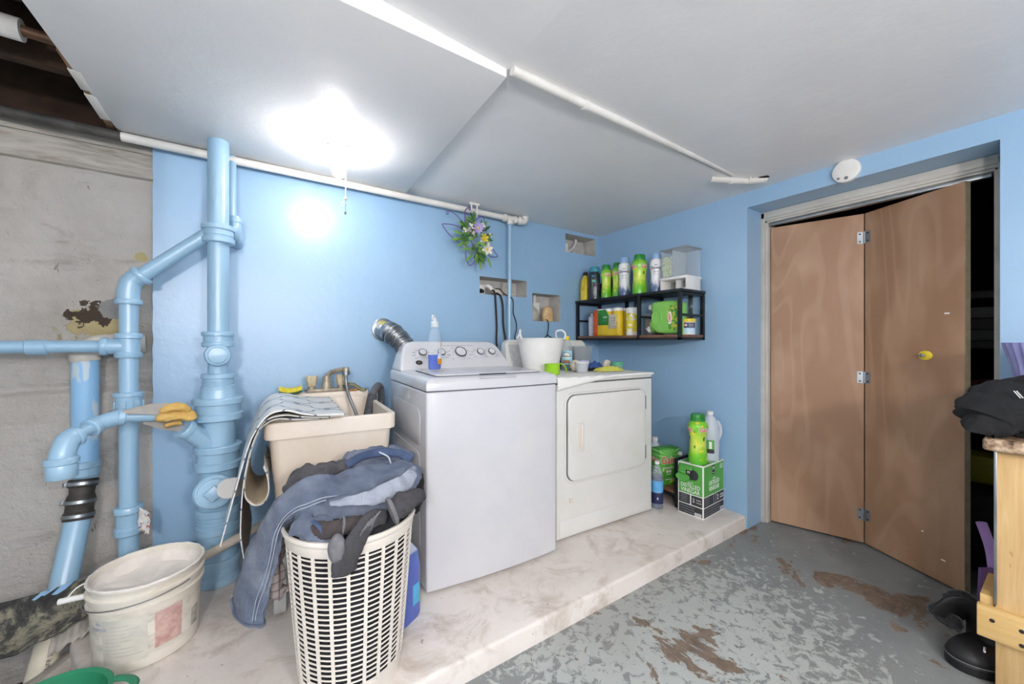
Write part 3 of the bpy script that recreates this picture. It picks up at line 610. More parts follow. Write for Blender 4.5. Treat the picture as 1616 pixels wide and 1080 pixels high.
g = G().lathe([(.032, .015), (.026, .035), (.021, .07), (.020, .085), (.012, .09)], 20); g.tube(catmull([(0, 0, .078), (.02, -.012, .105), (.055, -.04, .118), (.085, -.062, .124)], 6), .0125, 14); g.lathe([(.016, 0), (.018, .004), (.018, .022), (.012, .026)], 16, axis((.088, -.064, .134), (0, 0, -1))); g.out('spout', TARN, t)
g = G().lathe([(.020, 0), (.020, .02)], 16, axis((.088, -.064, .112), (0, 0, -1))); g.out('hose_nut', STEEL, t)
for x in (-.074, .074):
    h = G().lathe([(.021, .016), (.018, .03), (.016, .036)], 18, Matrix.Translation((x, 0, 0))).out('valve_stem', TARN, t)
    G().lathe([(.021, .034), (.024, .05), (.029, .084), (.027, .09), (.006, .09)], 16, Matrix.Translation((x, 0, 0)), wob=lambda a, z: 1 + .06 * math.cos(8 * a)).out('handle', ACR, t)
g = G().tube(catmull([(.088, -.064, .10), (.089, -.066, .05), (.094, -.09, -.01), (.108, -.14, -.07), (.128, -.20, -.15)], 6), .0085, 12); g.out('spray_hose', STEEL, t)
SPY = M('yellow_sponge', '#ead94d', '#dccb3b', .9, ns=60, bump=.4, bs=120); SPG = M('green_scourer', '#47613e', '#39503a', .95, ns=80, bump=.4, bs=150)
t = thing('dish_sponge', 'curled yellow and green sponge on the left of sink ledge', 'sponge', (.175, 2.33, PZ + .826), R(-4))
def spg(z0, z1, g):
    f = lambda u: .012 * (2 * u - 1) ** 2
    g.grid(lambda u, v: (-.052 + .104 * u, (-.03, .03, .03, -.03, -.03)[min(4, int(v * 4 + .01))], f(u) + (z0, z0, z1, z1, z0)[min(4, int(v * 4 + .01))]), 14, 4)
    return g
spg(0, .011, G()).out('scourer', SPG, t, ang=30); spg(.011, .030, G()).out('foam', SPY, t, ang=30)
t = thing('worn_scrubber', 'ragged worn grey green scrubber at the right of sink ledge', 'sponge', (.50, 2.325, PZ + .826), R(-18))
g = G().grid(lambda u, v: (-.055 + .11 * u, -.028 + .056 * v + .006 * nz(u * 6, v, 0), .024 + .014 * math.sin(u * 5.5) - .012 * u + .006 * nz(u * 9, v * 9, 2)), 16, 8); g.out('pad', M('worn_scourer', '#7a8b7a', '#94845c', .95, ns=50, bump=.5), t, solid=.012)
g = G().grid(lambda u, v: (-.05 + .06 * u, -.04 + .03 * v, .006 + .004 * nz(u * 9, v * 9, 4)), 10, 6); g.out('crumb', M('rusty_foam', '#b5762f', '#d0a060', .9, ns=60), t, solid=.006)
# grey drain hose from the washer
g = G(); P = catmull([(.625, 2.27, .62), (.622, 2.26, .76), (.615, 2.225, .885), (.585, 2.165, .945), (.545, 2.11, .925), (.515, 2.065, .86), (.49, 2.03, .78)], 10)
g.tube(P, .019, 16); HOSEM = M('grey_hose', '#5e6062', '#54565a', .5)
t = thing('drain_hose', 'grey ribbed drain hose hooked over the sink edge', 'hose', (.6, 2.2, .62)); g.out('hose', HOSEM, t, world=True)
for i in range(44, 60, 1):
    if i % 1 == 0:
        d = P[i + 1] - P[i]; G().lathe([(.019, -.0035), (.0245, -.002), (.0245, .002), (.019, .0035)], 16, axis(P[i], d), cap=False).out('rib', HOSEM, t, world=True)

# ================================================================== WASHER
WS = thing('washing_machine', 'white top-loading washing machine between sink and dryer', 'washer', (.996, 1.884, PZ), R(-4))
def bow(e=0., f=.018, yf=-.327, yb=.345, hw=.347):
    hw -= e; o = [(-hw, yb - e), (-hw, yf + e)]
    for i in range(1, 16): x = -hw + 2 * hw * i / 16; o.append((x, yf + e - f * (1 - (x / hw) ** 2)))
    return o + [(hw, yf + e), (hw, yb - e)]
g = G().prism(bow(), .014, .882).bev(.010, 3, 50); g.out('cabinet', WHITE, WS)
for x in (-.31, .31):
    for y in (-.28, .3): G().lathe([(.022, 0), (.022, .008), (.012, .01), (.012, .02)], 12, Matrix.Translation((x, y, 0))).out('foot', BLACK, WS)
MSD = Matrix(((0, 0, -1, -.347), (-1, 0, 0, 0), (0, 1, 0, 0), (0, 0, 0, 1)))
for (z0, z1) in ((.63, .80), (.38, .60), (.13, .35)):
    g = G().prism(rrect(-.29, .24, z0, z1, .05), -.002, .003, MSD).bev(.002, 2); g.out('side_panel', WHITE, WS)
GAP_SHADE = M('rubber_gasket', '#55585c', None, .7)  # gap shade painted in as dark strips along lid, door and panel joints
g = G().prism(bow(.004), .881, .887); g.out('seam', GAP_SHADE, WS)  # dark strip standing for the shade in the joint
g = G(); pl = bow(0); n = len(pl); v = []
def topz(y): return .012 * (y + .345) / .69
lev = [(0, .8865), (0, .915), (.004, .926), (.012, .935), (.024, .940), (.05, .9415)]
for e, z in lev: v += [(x, y, z + topz(y) * (1 if z > .9 else 0)) for x, y in bow(e)]
f = [tuple(range(n))[::-1]] + [(j * n + i, j * n + (i + 1) % n, (j + 1) * n + (i + 1) % n, (j + 1) * n + i) for j in range(len(lev) - 1) for i in range(n)] + [tuple(range((len(lev) - 1) * n, len(lev) * n))]
g.add(v, f); g.out('top_panel', WHITE, WS)
ML = Matrix.Rotation(.0174, 4, 'X')
g = G().prism(rrect(-.285, .285, -.262, .085, .03), .9425, .9505, Matrix.Translation((0, 0, .006)) @ ML).bev(.004, 3); g.out('lid', WHITE, WS)
g = G().prism(rrect(-.288, .288, -.265, .088, .032), .940, .9432, Matrix.Translation((0, 0, .006)) @ ML); g.out('lid_gap', GAP_SHADE, WS)
g = G().prism([(-.10, -.330), (.10, -.330), (.075, -.262), (-.075, -.262)], .9395, .9455, ML).bev(.002); g.out('lid_lip', WHITE, WS)
g = G().box(-.072, .072, -.2655, -.2585, .9435, .9495, 0, Matrix.Translation((0, 0, .0035)) @ ML); g.out('lid_slot', BLACK, WS)
def cy(z): return .125 + (z - .94) * .85
shp = [(-.344, .940), (-.338, .965), (-.318, 1.03), (-.300, 1.072), (-.276, 1.094), (-.24, 1.103), (.24, 1.103), (.276, 1.094), (.300, 1.072), (.318, 1.03), (.338, .965), (.344, .940)]
n = len(shp); v = [(x, cy(z), z) for x, z in shp] + [(x, .343, z - .002) for x, z in shp]
g = G().add(v, [tuple(range(n)), tuple(range(n, 2 * n))[::-1]] + [(i, n + i, n + (i + 1) % n, (i + 1) % n) for i in range(n)]).bev(.014, 4, 40); CO = g.out('console', WHITE, WS)
def con(x, z, d=0.):
    nv = Vector((0, -1, .85)).normalized(); return axis(Vector((x, cy(z), z)) + nv * d, nv)
for x, r in ((-.205, .022), (-.095, .022), (.025, .034), (.155, .022), (.232, .022)):
    ko = G().lathe([(r * 1.25, 0), (r * 1.22, .004), (r, .006), (r * .96, .024), (r * .85, .028), (.002, .029)], 28, con(x, 1.028)).out('knob', WHITE, WS)
    G().lathe([(r * .99, .018), (r * 1.07, .021), (r * 1.04, .0268), (r * .90, .0272)], 28, con(x, 1.028), cap=False).out('chrome_ring', M('dark_chrome', '#6e7276', '#85898c', .2, metal=1.) if 'dark_chrome' not in bpy.data.materials else bpy.data.materials['dark_chrome'], ko)
    for i in range(9):
        a = R(-40 + i * 32.5); xx = x + r * 1.65 * math.cos(a); uu = r * 1.65 * math.sin(a)
        G().box(-.009, .009, -.0013, .0013, .0004, .0010, 0, con(xx + .010 * math.cos(a), 1.028 + uu * .76)).out('dial_print', GREYINK, CO)
for i in range(9): G().box(-.008, .008, -.0015, .0015, .0004, .001, 0, con(-.055 + i * .022, 1.078)).out('dial_print', GREYINK, CO)
G().lathe([(.019, 0), (.019, .003), (.015, .0045), (.002, .005)], 24, con(-.232, .985), sy=.75).out('emblem', M('dark_emblem', '#4b4642', None, .3, metal=.6), WS)
GEt = text('emblem_letters', 'ge', .017, CHROME, WS, Mx=con(-.232, .985, .0052) @ Matrix.Rotation(R(0), 4, 'Z'))
# bottle of dish soap on the washer
t = thing('dish_soap', 'clear dish soap bottle with blue liquid standing on washer', 'bottle', (.772, 1.835, PZ + .958), R(25))
bp = [(.037, .002), (.041, .008), (.0425, .06), (.041, .12), (.040, .152), (.034, .184), (.022, .206), (.0155, .213), (.0155, .222)]
sp_ = catmull([(r, z, 0) for r, z in bp], 4)
g = G().lathe([(p.x, p.y) for p in sp_], 28, sy=.62); g.out('bottle', CLEAR, t)
BLIQ = M('blue_soap', '#1f52c8', '#1a48b8', .08)
g = G().lathe([(.034, .004), (.038, .010), (.040, .065), (.040, .078), (.001, .078)], 28, sy=.60); g.out('liquid', BLIQ, t)
g = G().lathe([(.019, .216), (.020, .220), (.020, .240), (.016, .244), (.012, .25), (.011, .262), (.004, .27)], 18); g.box(-.018, .006, -.006, .006, .252, .278, .004); g.out('flip_cap', M('frosted_cap', '#dfe6ea', None, .3, alpha=.85), t)
def rb(z):
    for a, b in zip(sp_, sp_[1:]):
        if a.y <= z <= b.y: return a.x + (b.x - a.x) * (z - a.y) / max(1e-6, b.y - a.y)
    return .04
def wpatch(rad, a0, a1, z0, z1, sy=1., n=14, m=6, top=None):
    return G().grid(lambda u, v: (lambda a, z: ((rad(z) + .0009) * math.cos(a), (rad(z) + .0009) * math.sin(a) * sy, z))(a0 + (a1 - a0) * u, z0 + ((top(u) if top else z1) - z0) * v), n, m)
wpatch(rb, R(-100), R(-40), .045, .17, .62, top=lambda u: .070 + .075 * u).out('label', M('pale_soap_label', '#dfe3e8', '#c9ced6', .5, ns=60), t)
wpatch(rb, R(-100), R(-38), .030, .058, .64).out('orange_band', M('orange_label', '#e39a2e', None, .45), t)
wpatch(rb, R(-66), R(-38), .120, .15, .64, top=lambda u: .123 + .028 * math.sin(PI * u * .8)).out('orange_tip', bpy.data.materials['orange_label'], t)

# ================================================================== DRYER
DR = thing('clothes_dryer', 'white front-loading dryer right of the washer', 'dryer', (1.79, 1.92, PZ), R(-3))
g = G().box(-.388, .388, -.335, .335, .012, .866, .008, seg=3); g.out('cabinet', DRYW, DR)
g = G().box(-.385, .385, -.332, .33, .865, .872); g.out('seam', GAP_SHADE, DR)  # dark strip standing for the shade in the joint
g = G().box(-.389, .389, -.337, .335, .871, .900, .009, seg=3); g.out('top_panel', DRYW, DR)
for x in (-.35, .35):
    for y in (-.29, .29): G().lathe([(.02, 0), (.02, .007), (.01, .009), (.01, .016)], 12, Matrix.Translation((x, y, 0))).out('foot', BLACK, DR)
FD = Matrix.Translation((0, -.335, 0)) @ FY
g = G().prism(rrect(-.322, .312, .318, .804, .055, 8), .0, .0012, FD); g.out('door_gap', GAP_SHADE, DR)
g = G().prism(rrect(-.318, .309, .321, .801, .053, 8), .0, .016, FD).bev(.006, 3); dd_ = g.out('door', DRYW, DR)
g = G().tube([Vector((x, -.3365, z)) for x, z in rrect(-.336, .324, .306, .816, .065, 8)], .0035, 8, closed=True); g.out('door_surround', DRYW, DR)
g = G().prism(rrect(-.262, -.205, .480, .645, .012), .014, .019, FD).bev(.003); hd = g.out('handle_plate', DRYW, dd_)
g = G().prism(rrect(-.252, -.225, .495, .630, .008), .0185, .0197, FD); g.out('handle_recess', CREAM, hd)
g = G().box(-.226, -.215, -.358, -.350, .492, .633, .003); g.out('handle_grip', DRYW, hd)
for z in (.715, .40):
    h = G().box(.312, .330, -.3395, -.336, z - .042, z + .042, .001).out('hinge', STEEL, DR); G().cyl((.313, -.342, z - .042), (.313, -.342, z + .042), .005, n=10).out('hinge_barrel', M('dark_hinge', '#6f6a63', None, .4, metal=.7), h)
g = G().prism(rrect(-.37, .372, .02, .115, .012), 0, .003, FD).bev(.0015); g.out('toe_panel', DRYW, DR)
g = G().box(-.300, -.283, -.3395, -.336, .20, .228, .001); g.out('latch_mark', CREAM, DR)
v = []; shp = [(-.375, .0), (-.36, .19), (-.33, .215), (.33, .215), (.36, .19), (.375, 0)]
n = 6; v = [(x, .215 + .28 * z, .90 + z) for x, z in shp] + [(x, .333, .90 + z) for x, z in shp]
g = G().add(v, [tuple(range(n)), tuple(range(n, 2 * n))[::-1]] + [(i, n + i, n + (i + 1) % n, (i + 1) % n) for i in range(n)]).bev(.01, 3, 40); g.out('console', DRYW, DR)
def dco(x, z, d=0.): nv = Vector((0, -1, .28)).normalized(); return axis(Vector((x, .215 + .28 * (z - .9), z)) + nv * d, nv)
g = G().box(-.34, -.22, -.085, .085, 0, .002, .001, dco(-.0, 1.0)); g.out('control_label', M('grey_label', '#cfd0cf', '#b9babb', .5, ns=50), DR)
# vent duct
t = thing('vent_duct', 'silver flexible dryer vent duct entering the blue wall', 'duct', (.69, 2.4, 1.1))
FOIL = M('aluminium_foil', '#b8b9ba', '#8f9193', .3, metal=.95, ns=30, bump=.4, bs=50)
GALV = M('galvanised', '#b3b9bd', '#a1a8ad', .28, metal=.95, ns=10)
dP = catmull([(.686, 2.442, 1.262), (.692, 2.395, 1.256), (.715, 2.345, 1.236), (.755, 2.300, 1.185), (.80, 2.275, 1.11), (.84, 2.268, 1.02)], 12)
G().lathe([(.070, 0), (.071, .006), (.064, .010)], 32, axis((.686, 2.4395, 1.262), (0, -1, 0))).out('wall_flange', GALV, t, world=True)
def dseg(i0, i1, r, mat, nm, fn=None): return G().tube(dP[i0:i1 + 1], fn or r, 28).out(nm, mat, t, world=True)
a_ = dseg(0, 20, .060, GALV, 'elbow')
for i in (6, 13, 20): G().lathe([(.060, -.004), (.064, -.002), (.064, .002), (.060, .004)], 28, axis(dP[i], dP[i+1] - dP[i]), cap=False).out('bead', GALV, a_, world=True)
fl_ = dP[19:]
fine = catmull(fl_, 6)
G().tube(fine, lambda t_: .059 + .0035 * math.sin(t_ * 2 * PI * 22) + .002 * math.sin(t_ * 41), 30, wr=lambda t_, a: .03 * nz(t_ * 30, math.cos(a) * 3, math.sin(a) * 3)).out('flexible_hose', FOIL, t, world=True)
cl = G().lathe([(.066, -.006), (.068, 0), (.066, .006)], 28, axis(dP[25], dP[26] - dP[25]), cap=False).out('clamp', STEEL, t, world=True); G().box(.060, .082, -.008, .008, -.008, .008, .002, axis(dP[25], dP[26] - dP[25]) @ Matrix.Rotation(R(-60), 4, 'Z')).out('clamp_screw', STEEL, cl, world=True)
Mv = axis(dP[9], dP[10] - dP[9])
def duct_label(a0, a1, mat, nm):
    pts0 = [dP[i] for i in range(8, 19)]
    def fn(u, v):
        q = 8 + 8 * v; i = int(q); fr = q - i; p = dP[i].lerp(dP[i + 1], fr); d = (dP[i + 1] - dP[i]).normalized()
        b = Vector((0, 0, 1)); b = (b - d * b.dot(d)).normalized(); c = d.cross(b); a = a0 + (a1 - a0) * u
        return p + (b * math.cos(a) + c * math.sin(a)) * .0612
    return G().grid(fn, 10, 8).out(nm, mat, t, world=True)
duct_label(R(20), R(50), M('duct_yellow', '#e6cf2a', '#d6bf20', .5, ns=90), 'yellow_warning_label'); duct_label(R(50), R(80), M('duct_white', '#e4e4e0', '#a9aaaa', .5, ns=120), 'white_label')

# ================================================================== WALL SHELF AND WHAT STANDS ON IT
SHW = NT('walnut_board'); SHW.col(SHW.ramp(SHW.noise(3, SHW.vec(sc=(14, 2, 14)), detail=6), [(.3, '#5a3b2a'), (.7, '#8a6246')])); SHW.set(Roughness=.5); SHW = SHW.m
SX0, SX1, SY0, SY1, SZ0, SZ1 = 2.307, 2.597, 1.456, 2.425, 1.200, 1.535
t = thing('wall_shelf', 'black metal two-tier wall shelf full of laundry bottles', 'shelf', ((SX0 + SX1) / 2, (SY0 + SY1) / 2, SZ0))
g = G().box(SX0 - .004, SX1, SY0 - .006, SY1 + .006, SZ1 - .018, SZ1, .002); g.out('top_board', BLACKM, t, world=True)
g = G().box(SX0 + .002, SX1 - .004, SY0 + .002, SY1 - .002, SZ0 + .016, SZ0 + .034, .002); g.out('lower_board', SHW, t, world=True)
pw = .011
for y in (SY0 + pw, 1.787, SY1 - pw):
    G().box(SX0, SX0 + 2 * pw, y - pw, y + pw, SZ0, SZ1 - .018, .0015).out('post', BLACKM, t, world=True)
for y in (SY0 + pw, 1.787, 2.115, SY1 - pw):
    G().box(SX1 - 2 * pw, SX1, y - pw, y + pw, SZ0, SZ1 - .018, .0015).out('post', BLACKM, t, world=True)
for y in (SY0 + pw, 1.787, SY1 - pw):
    for z in (SZ0 + .006, 1.365, SZ1 - .028): G().box(SX0 + 2 * pw, SX1 - 2 * pw, y - pw * .7, y + pw * .7, z - .006, z + .008, .001).out('side_rail', BLACKM, t, world=True)
for x in (SX0 + pw, SX1 - pw): G().box(x - pw, x + pw, SY0, SY1, SZ0, SZ0 + .016, .0015).out('long_rail', BLACKM, t, world=True)
for y in (1.56, 2.03):
    b = G().box(SX1 - .004, SX1 + .002, y - .016, y + .016, SZ0 + .10, SZ1 - .02, .001).out('wall_bracket', STEEL, t, world=True)
def face(p): return math.atan2(-p[1], -p[0])
def rfun(sp):
    def f(z):
        for a, b in zip(sp, sp[1:]):
            if a[1] <= z <= b[1]: return a[0] + (b[0] - a[0]) * (z - a[1]) / max(1e-6, b[1] - a[1])
        return sp[0][0] if z < sp[0][1] else sp[-1][0]
    return f
def smooth_prof(p, n=4): return [(q.x, q.y) for q in catmull([(r, z, 0) for r, z in p], n)]
# scent bead bottles: printed green / yellow
k = NT('green_bead_print'); P_ = k.xyz()
zz = k.math('ADD', k.math('DIVIDE', P_[2], .27), k.math('MULTIPLY', k.math('SUBTRACT', k.noise(14, detail=3), .5), .35))
a = k.ramp(zz, [(.0, '#58b52c'), (.22, '#7cc92f'), (.45, '#d3e25a'), (.62, '#b9dc4c'), (.85, '#84cc3a')])
vo = k.n('ShaderNodeTexVoronoi'); k.l(k.vec(sc=(30, 30, 17)), vo.inputs[0]); vo.inputs['Scale'].default_value = 1.0
a = k.mix(k.math('MULTIPLY', k.ramp(vo.outputs[0], [(.22, 1.), (.30, 0.)]), k.ramp(zz, [(.25, 0.), (.35, 1.), (.75, 1.), (.85, 0.)])), a, '#3f7d2a')
a = k.mix(k.ramp(k.noise(22, detail=1), [(.62, 0.), (.66, .8)]), a, '#f0dc4a')
k.col(a); k.set(Roughness=.22); GAINM = k.m
LGREEN = M('lime_cap', '#3f9a3c', '#36903a', .3)
def bead_bottle(label, loc, h=.295, rr=.060, a0=None, toff=(-48, 38), body='Gain'):
    s = h / .295; t = thing('bead_bottle', label, 'bottle', loc, 0, 'green scent bead bottles')
    pr = smooth_prof([(rr * .86, 0), (rr * .92, .006 * s), (rr * .92, .05 * s), (rr * .80, .12 * s), (rr * .88, .175 * s), (rr, .21 * s), (rr * .96, .232 * s), (rr * .72, .25 * s), (rr * .66, .254 * s)])
    G().lathe(pr, 32, sy=.86).out('body', GAINM, t)
    cp = G().lathe([(rr * .70, .250 * s), (rr * .72, .254 * s), (rr * .70, .285 * s), (rr * .64, .293 * s), (rr * .3, .295 * s)], 28, sy=.86); cp.out('cap', GREENC, t)
    G().lathe([(rr * .74, .252 * s), (rr * .76, .256 * s), (rr * .74, .262 * s)], 28, sy=.86, cap=False).out('cap_collar', LGREEN, t)
    rf = rfun(pr); a = face(loc) if a0 is None else a0
    for o in toff:
        text('brand_outline', body, .036 * s, PAPER, t, wrap=(a + R(o), .204 * s, lambda z: rf(z) + .0010, .86), off=.0022, bold=.0005)
        text('brand_lettering', body, .036 * s, ORANGE, t, wrap=(a + R(o), .204 * s, lambda z: rf(z) + .0020, .86), bold=.0006)
    return t
zt = SZ1
bead_bottle('third green bead bottle from the door, next to clear dispenser', (2.400, 1.845, zt), .300, .062, toff=(-52, 48)); tag(bpy.data.objects['bead_bottle'], 'tallest green bead bottle on the shelf, between two white ones', 'bottle', 'green scent bead bottles')
bead_bottle('green bead bottle on shelf touching the first white bottle', (2.44, 2.087, zt), .285, .050, toff=(-10,))
bead_bottle('green bead bottle on shelf beside the dark teal-capped bottle', (2.41, 2.178, zt), .280, .050, toff=(25,))
k = NT('white_bead_print'); P_ = k.xyz()
zz = k.math('ADD', k.math('DIVIDE', P_[2], .27), k.math('MULTIPLY', k.math('SUBTRACT', k.noise(28, k.vec(sc=(1, 1, .4)), detail=2), .5), .7))
k.col(k.ramp(zz, [(.10, '#4c5f86'), (.20, '#8b97b4'), (.27, '#e6e6ea'), (.9, '#f0eff0')])); k.set(Roughness=.25); DOWN = k.m
LBLUE = M('pale_blue_cap', '#93b4da', '#86a8d0', .3)
def softener(label, loc, h=.30):
    t = thing('softener_bottle', label, 'bottle', loc, 0, 'white softener bead bottles'); s = h / .3
    pr = smooth_prof([(.046, 0), (.049, .006), (.049, .05), (.043, .12), (.047, .18), (.052, .215), (.047, .245), (.036, .258), (.035, .262)]); pr = [(r, z * s) for r, z in pr]
    G().lathe(pr, 32, sy=.86).out('body', DOWN, t)
    G().lathe([(.040, .258 * s), (.042, .262 * s), (.040, .290 * s), (.034, .30 * s), (.012, .301 * s)], 28, sy=.86).out('cap', LBLUE, t)
    rf = rfun(pr); a = face(loc)
    text('brand_lettering', 'Downy', .029, NAVY, t, wrap=(a, .188 * s, lambda z: rf(z) + .0012, .86), bold=.0005)
    text('scent_lettering', 'LIGHT', .016, GREYINK, t, wrap=(a, .158 * s, lambda z: rf(z) + .0012, .86))
    text('small_lettering', 'laundry scent', .008, GREYINK, t, wrap=(a, .140 * s, lambda z: rf(z) + .0012, .86))
    g = G()
    for sgn in (-1, 1):
        pts = [(.0, .205), (.006 * sgn, .213), (.011 * sgn, .210), (.008 * sgn, .204), (0, .2045)]
        g.tube([Vector(((rf(z * s) + .002) * math.cos(a + x / .05), (rf(z * s) + .002) * math.sin(a + x / .05) * .86, z * s)) for x, z in pts], .0011, 6)
    o = g.out('leaf_emblem', NAVY, t); o['kind'] = 'stuff'
    return t
softener('white softener bottle left of the tallest green one', (2.40, 1.985, zt), .302)
softener('white softener bottle beside the clear dispenser on shelf', (2.435, 1.725, zt), .290)
# yellow bottle
YB2 = M('mustard_plastic', '#d8c13c', '#cbb433', .4)
t = thing('cleaner_jug', 'yellow handled cleaner bottle at the far end of shelf', 'bottle', (2.372, 2.378, zt), R(20))
g = loft([(rrect(-.045, .045, -.032, .032, .018), 0), (rrect(-.045, .045, -.032, .032, .018), .13), (rrect(-.040, .036, -.030, .030, .018), .17), (rrect(-.018, .016, -.016, .016, .012), .212), (rrect(-.014, .014, -.014, .014, .012), .222)], True, True); g.out('body', YB2, t)
G().lathe([(.019, .216), (.019, .242), (.016, .245)], 18).out('cap', BLACK, t)
G().tube(catmull([(-.040, -.001, .085), (-.052, -.001, .12), (-.046, -.001, .165), (-.022, -.001, .20)], 6), .011, 12).out('handle', YB2, t)
g = G().prism(rrect(-.012, .042, .045, .165, .015), .0315, .0335, FY); g.out('label', M('dark_brown_label', '#3b362f', '#6b6350', .5, ns=45), t)
# dark bottles with teal caps
TEAL = M('teal_cap', '#3d96a6', '#34899a', .35); DKB = M('charcoal_bottle', '#23262c', '#3d4048', .25, ns=25)
for i, (loc, lab) in enumerate((((2.385, 2.285, zt), 'black bottle with teal cap and strap on shelf'), ((2.505, 2.265, zt), 'dark bottle with teal cap half hidden at the back'))):
    t = thing('dark_bottle', lab, 'bottle', loc, face(loc) + PI / 2, 'dark bottles with teal caps')
    pr = smooth_prof([(.048, 0), (.052, .008), (.052, .15), (.050, .20), (.044, .228), (.034, .236)])
    G().lathe(pr, 28, sy=.86).out('body', DKB, t)
    G().lathe([(.040, .232), (.042, .236), (.041, .266), (.036, .274), (.01, .275)], 26).out('cap', TEAL, t)
    if i == 0:
        rf = rfun(pr)
        wpatch(rf, R(-118), R(-88), .19, .202, .86).out('teal_mark', TEAL, t); wpatch(rf, R(-115), R(-80), .145, .165, .86).out('green_mark', M('mint_print', '#5fb39a', None, .4), t)
        wpatch(rf, R(-100), R(-70), .03, .11, .86).out('silver_print', M('silver_print', '#9c9ea3', '#5b5d63', .3, ns=40), t)
        g = G().tube(catmull([(.036, -.026, .23), (.046, -.034, .215), (.050, -.034, .16), (.049, -.033, .135)], 5), .0065, 10); g.out('strap', TEAL, t)
# dispenser
t = thing('bead_dispenser', 'clear two-compartment dispenser of green beads on shelf', 'dispenser', (2.475, 1.560, zt), R(0))
CLR2 = M('clear_bin', '#e8f0f4', '#e0e9ee', .06, alpha=.14); GRYL = M('grey_lid', '#9aa1a7', None, .4)
g = G(); g.box(-.085, .085, -.098, .105, .0, .012, .003); g.box(-.085, .085, -.098, -.086, .010, .085, .002); g.box(-.085, .085, .094, .105, .01, .085, .002); g.box(.075, .085, -.098, .105, .010, .085, .002); g.box(-.03, .0, -.02, .02, .010, .08, .002); g.box(-.088, .088, -.100, .107, .078, .096, .004)
g.out('base', WPLAST, t)
g = G().box(-.090, .088, -.104, .110, .284, .293, .003); g.out('lid', GRYL, t)
g = G(); th = .0025
for a in ((-.080, -.080 + th, -.095, .102), (.080 - th, .080, -.095, .102), (-.080, .080, -.095, -.095 + th), (-.080, .080, .102 - th, .102)): g.box(*a, .097, .284)
o = g.out('bin', CLR2, t, smooth=False)
G().box(-.078, .078, .012, .0145, .098, .28).out('divider', M('frosted_divider', '#dfe8ec', None, .2, alpha=.45), t)
PEL = M('pale_green_beads', '#cfdc9a', '#e9eed0', .5, ns=80)
g = G(); random.seed(3)
for i in range(420):
    x, y, z = random.uniform(-.072, .072), random.uniform(.022, .094), .104 + random.uniform(0, .135)
    if random.random() < .6:
        q = random.random()
        if q < .65: x = -.072
        else: y = random.choice((.021, .094))
    r = .0062; g.add([(x + r, y, z), (x - r, y, z), (x, y + r, z), (x, y - r, z), (x, y, z + r), (x, y, z - r)], [(0, 2, 4), (2, 1, 4), (1, 3, 4), (3, 0, 4), (2, 0, 5), (1, 2, 5), (3, 1, 5), (0, 3, 5)])
o = g.out('beads', PEL, t, smooth=False); o['kind'] = 'stuff'
# ---- lower tier
zl = SZ0 + .034
t = thing('teal_bottle', 'slim translucent teal bottle at the left of lower shelf', 'bottle', (2.47, 2.345, zl))
G().lathe(smooth_prof([(.034, 0), (.037, .006), (.036, .14), (.028, .175), (.013, .20), (.012, .205)]), 24).out('body', M('teal_translucent', '#3f8a9a', None, .15, alpha=.7), t); G().lathe([(.014, .2), (.015, .222), (.008, .228)], 16).out('cap', M('clear_cap', '#b9cfd6', None, .2, alpha=.6), t)
t = thing('spray_can', 'white aerosol can standing on the lower shelf', 'can', (2.372, 2.300, zl))
G().lathe([(.028, 0), (.031, .004), (.031, .15), (.026, .16), (.014, .168), (.012, .17)], 26).out('body', M('white_can', '#d3d6df', '#c2c6d2', .3, ns=30), t); G().lathe([(.010, .168), (.010, .186), (.006, .19)], 14).out('nozzle', CREAM, t)
a = face((2.372, 2.30)); text('can_lettering', 'Spray', .016, GREYINK, t, wrap=(a, .09, lambda z: .0318, 1)); text('can_lettering', '+', .02, NAVY, t, wrap=(a, .022, lambda z: .0318, 1))
t = thing('wipes_pack', 'shrink-wrapped pack of wipe canisters in green and yellow', 'pack', (2.405, 2.10, zl), R(0))
WG = M('wipes_green', '#2f7d3a', '#3e9a44', .3, ns=8); WY = M('wipes_yellow', '#e3c22f', '#d8b526', .3, ns=8); WO = M('wipes_orange', '#d9602c', '#c95424', .35, ns=14)
n = 0
for i in range(3):
    for j in range(2):
        c = G().lathe([(.040, 0), (.0415, .004), (.0415, .19), (.039, .196)], 24, Matrix.Translation((-.044 + .088 * j, .083 - .083 * i, 0))).out('canister', WY, t)
        G().lathe([(.0405, .19), (.0415, .194), (.0405, .212), (.036, .216)], 24, Matrix.Translation((-.044 + .088 * j, .083 - .083 * i, 0))).out('canister_lid', WPLAST, c)
def wrap_sheet(z0, z1, y0, y1, mat, nm, zt_=None, off=.0868):
    return G().grid(lambda u, v: (-off - .0016 * 1 + .004 * abs(math.sin((y0 + (y1 - y0) * u - .0415) / .083 * PI)) * .6, y0 + (y1 - y0) * u, z0 + ((zt_(u) if zt_ else z1) - z0) * v), 18, 6).out(nm, mat, t, solid=.0008)
wrap_sheet(.0, .10, .123, -.122, WY, 'yellow_wrap', lambda u: .095 + .018 * math.sin(u * 7))
wrap_sheet(.085, .19, .085, -.03, WG, 'green_wrap', lambda u: .205 - .05 * max(0, u - .75) * 4, .0875)
o = G().box(-.088, .0, .1245, .1275, 0, .205, .001).out('orange_end', WO, t); wrap_sheet(.0, .205, .126, .085, WO, 'orange_wrap', off=.0882)
wrap_sheet(.055, .165, -.03, -.105, M('info_label', '#d9d2c0', '#bdb6a4', .5, ns=60), 'info_label', off=.0886)
for q in range(7): G().box(-.0915, -.0900, -.098, -.038 , .068 + q * .012, .071 + q * .012).out('label_line', GREYINK, t)
Mw = Matrix(((0, 0, -1, -.0905), (-1, 0, 0, 0), (0, 1, 0, 0), (0, 0, 0, 1)))
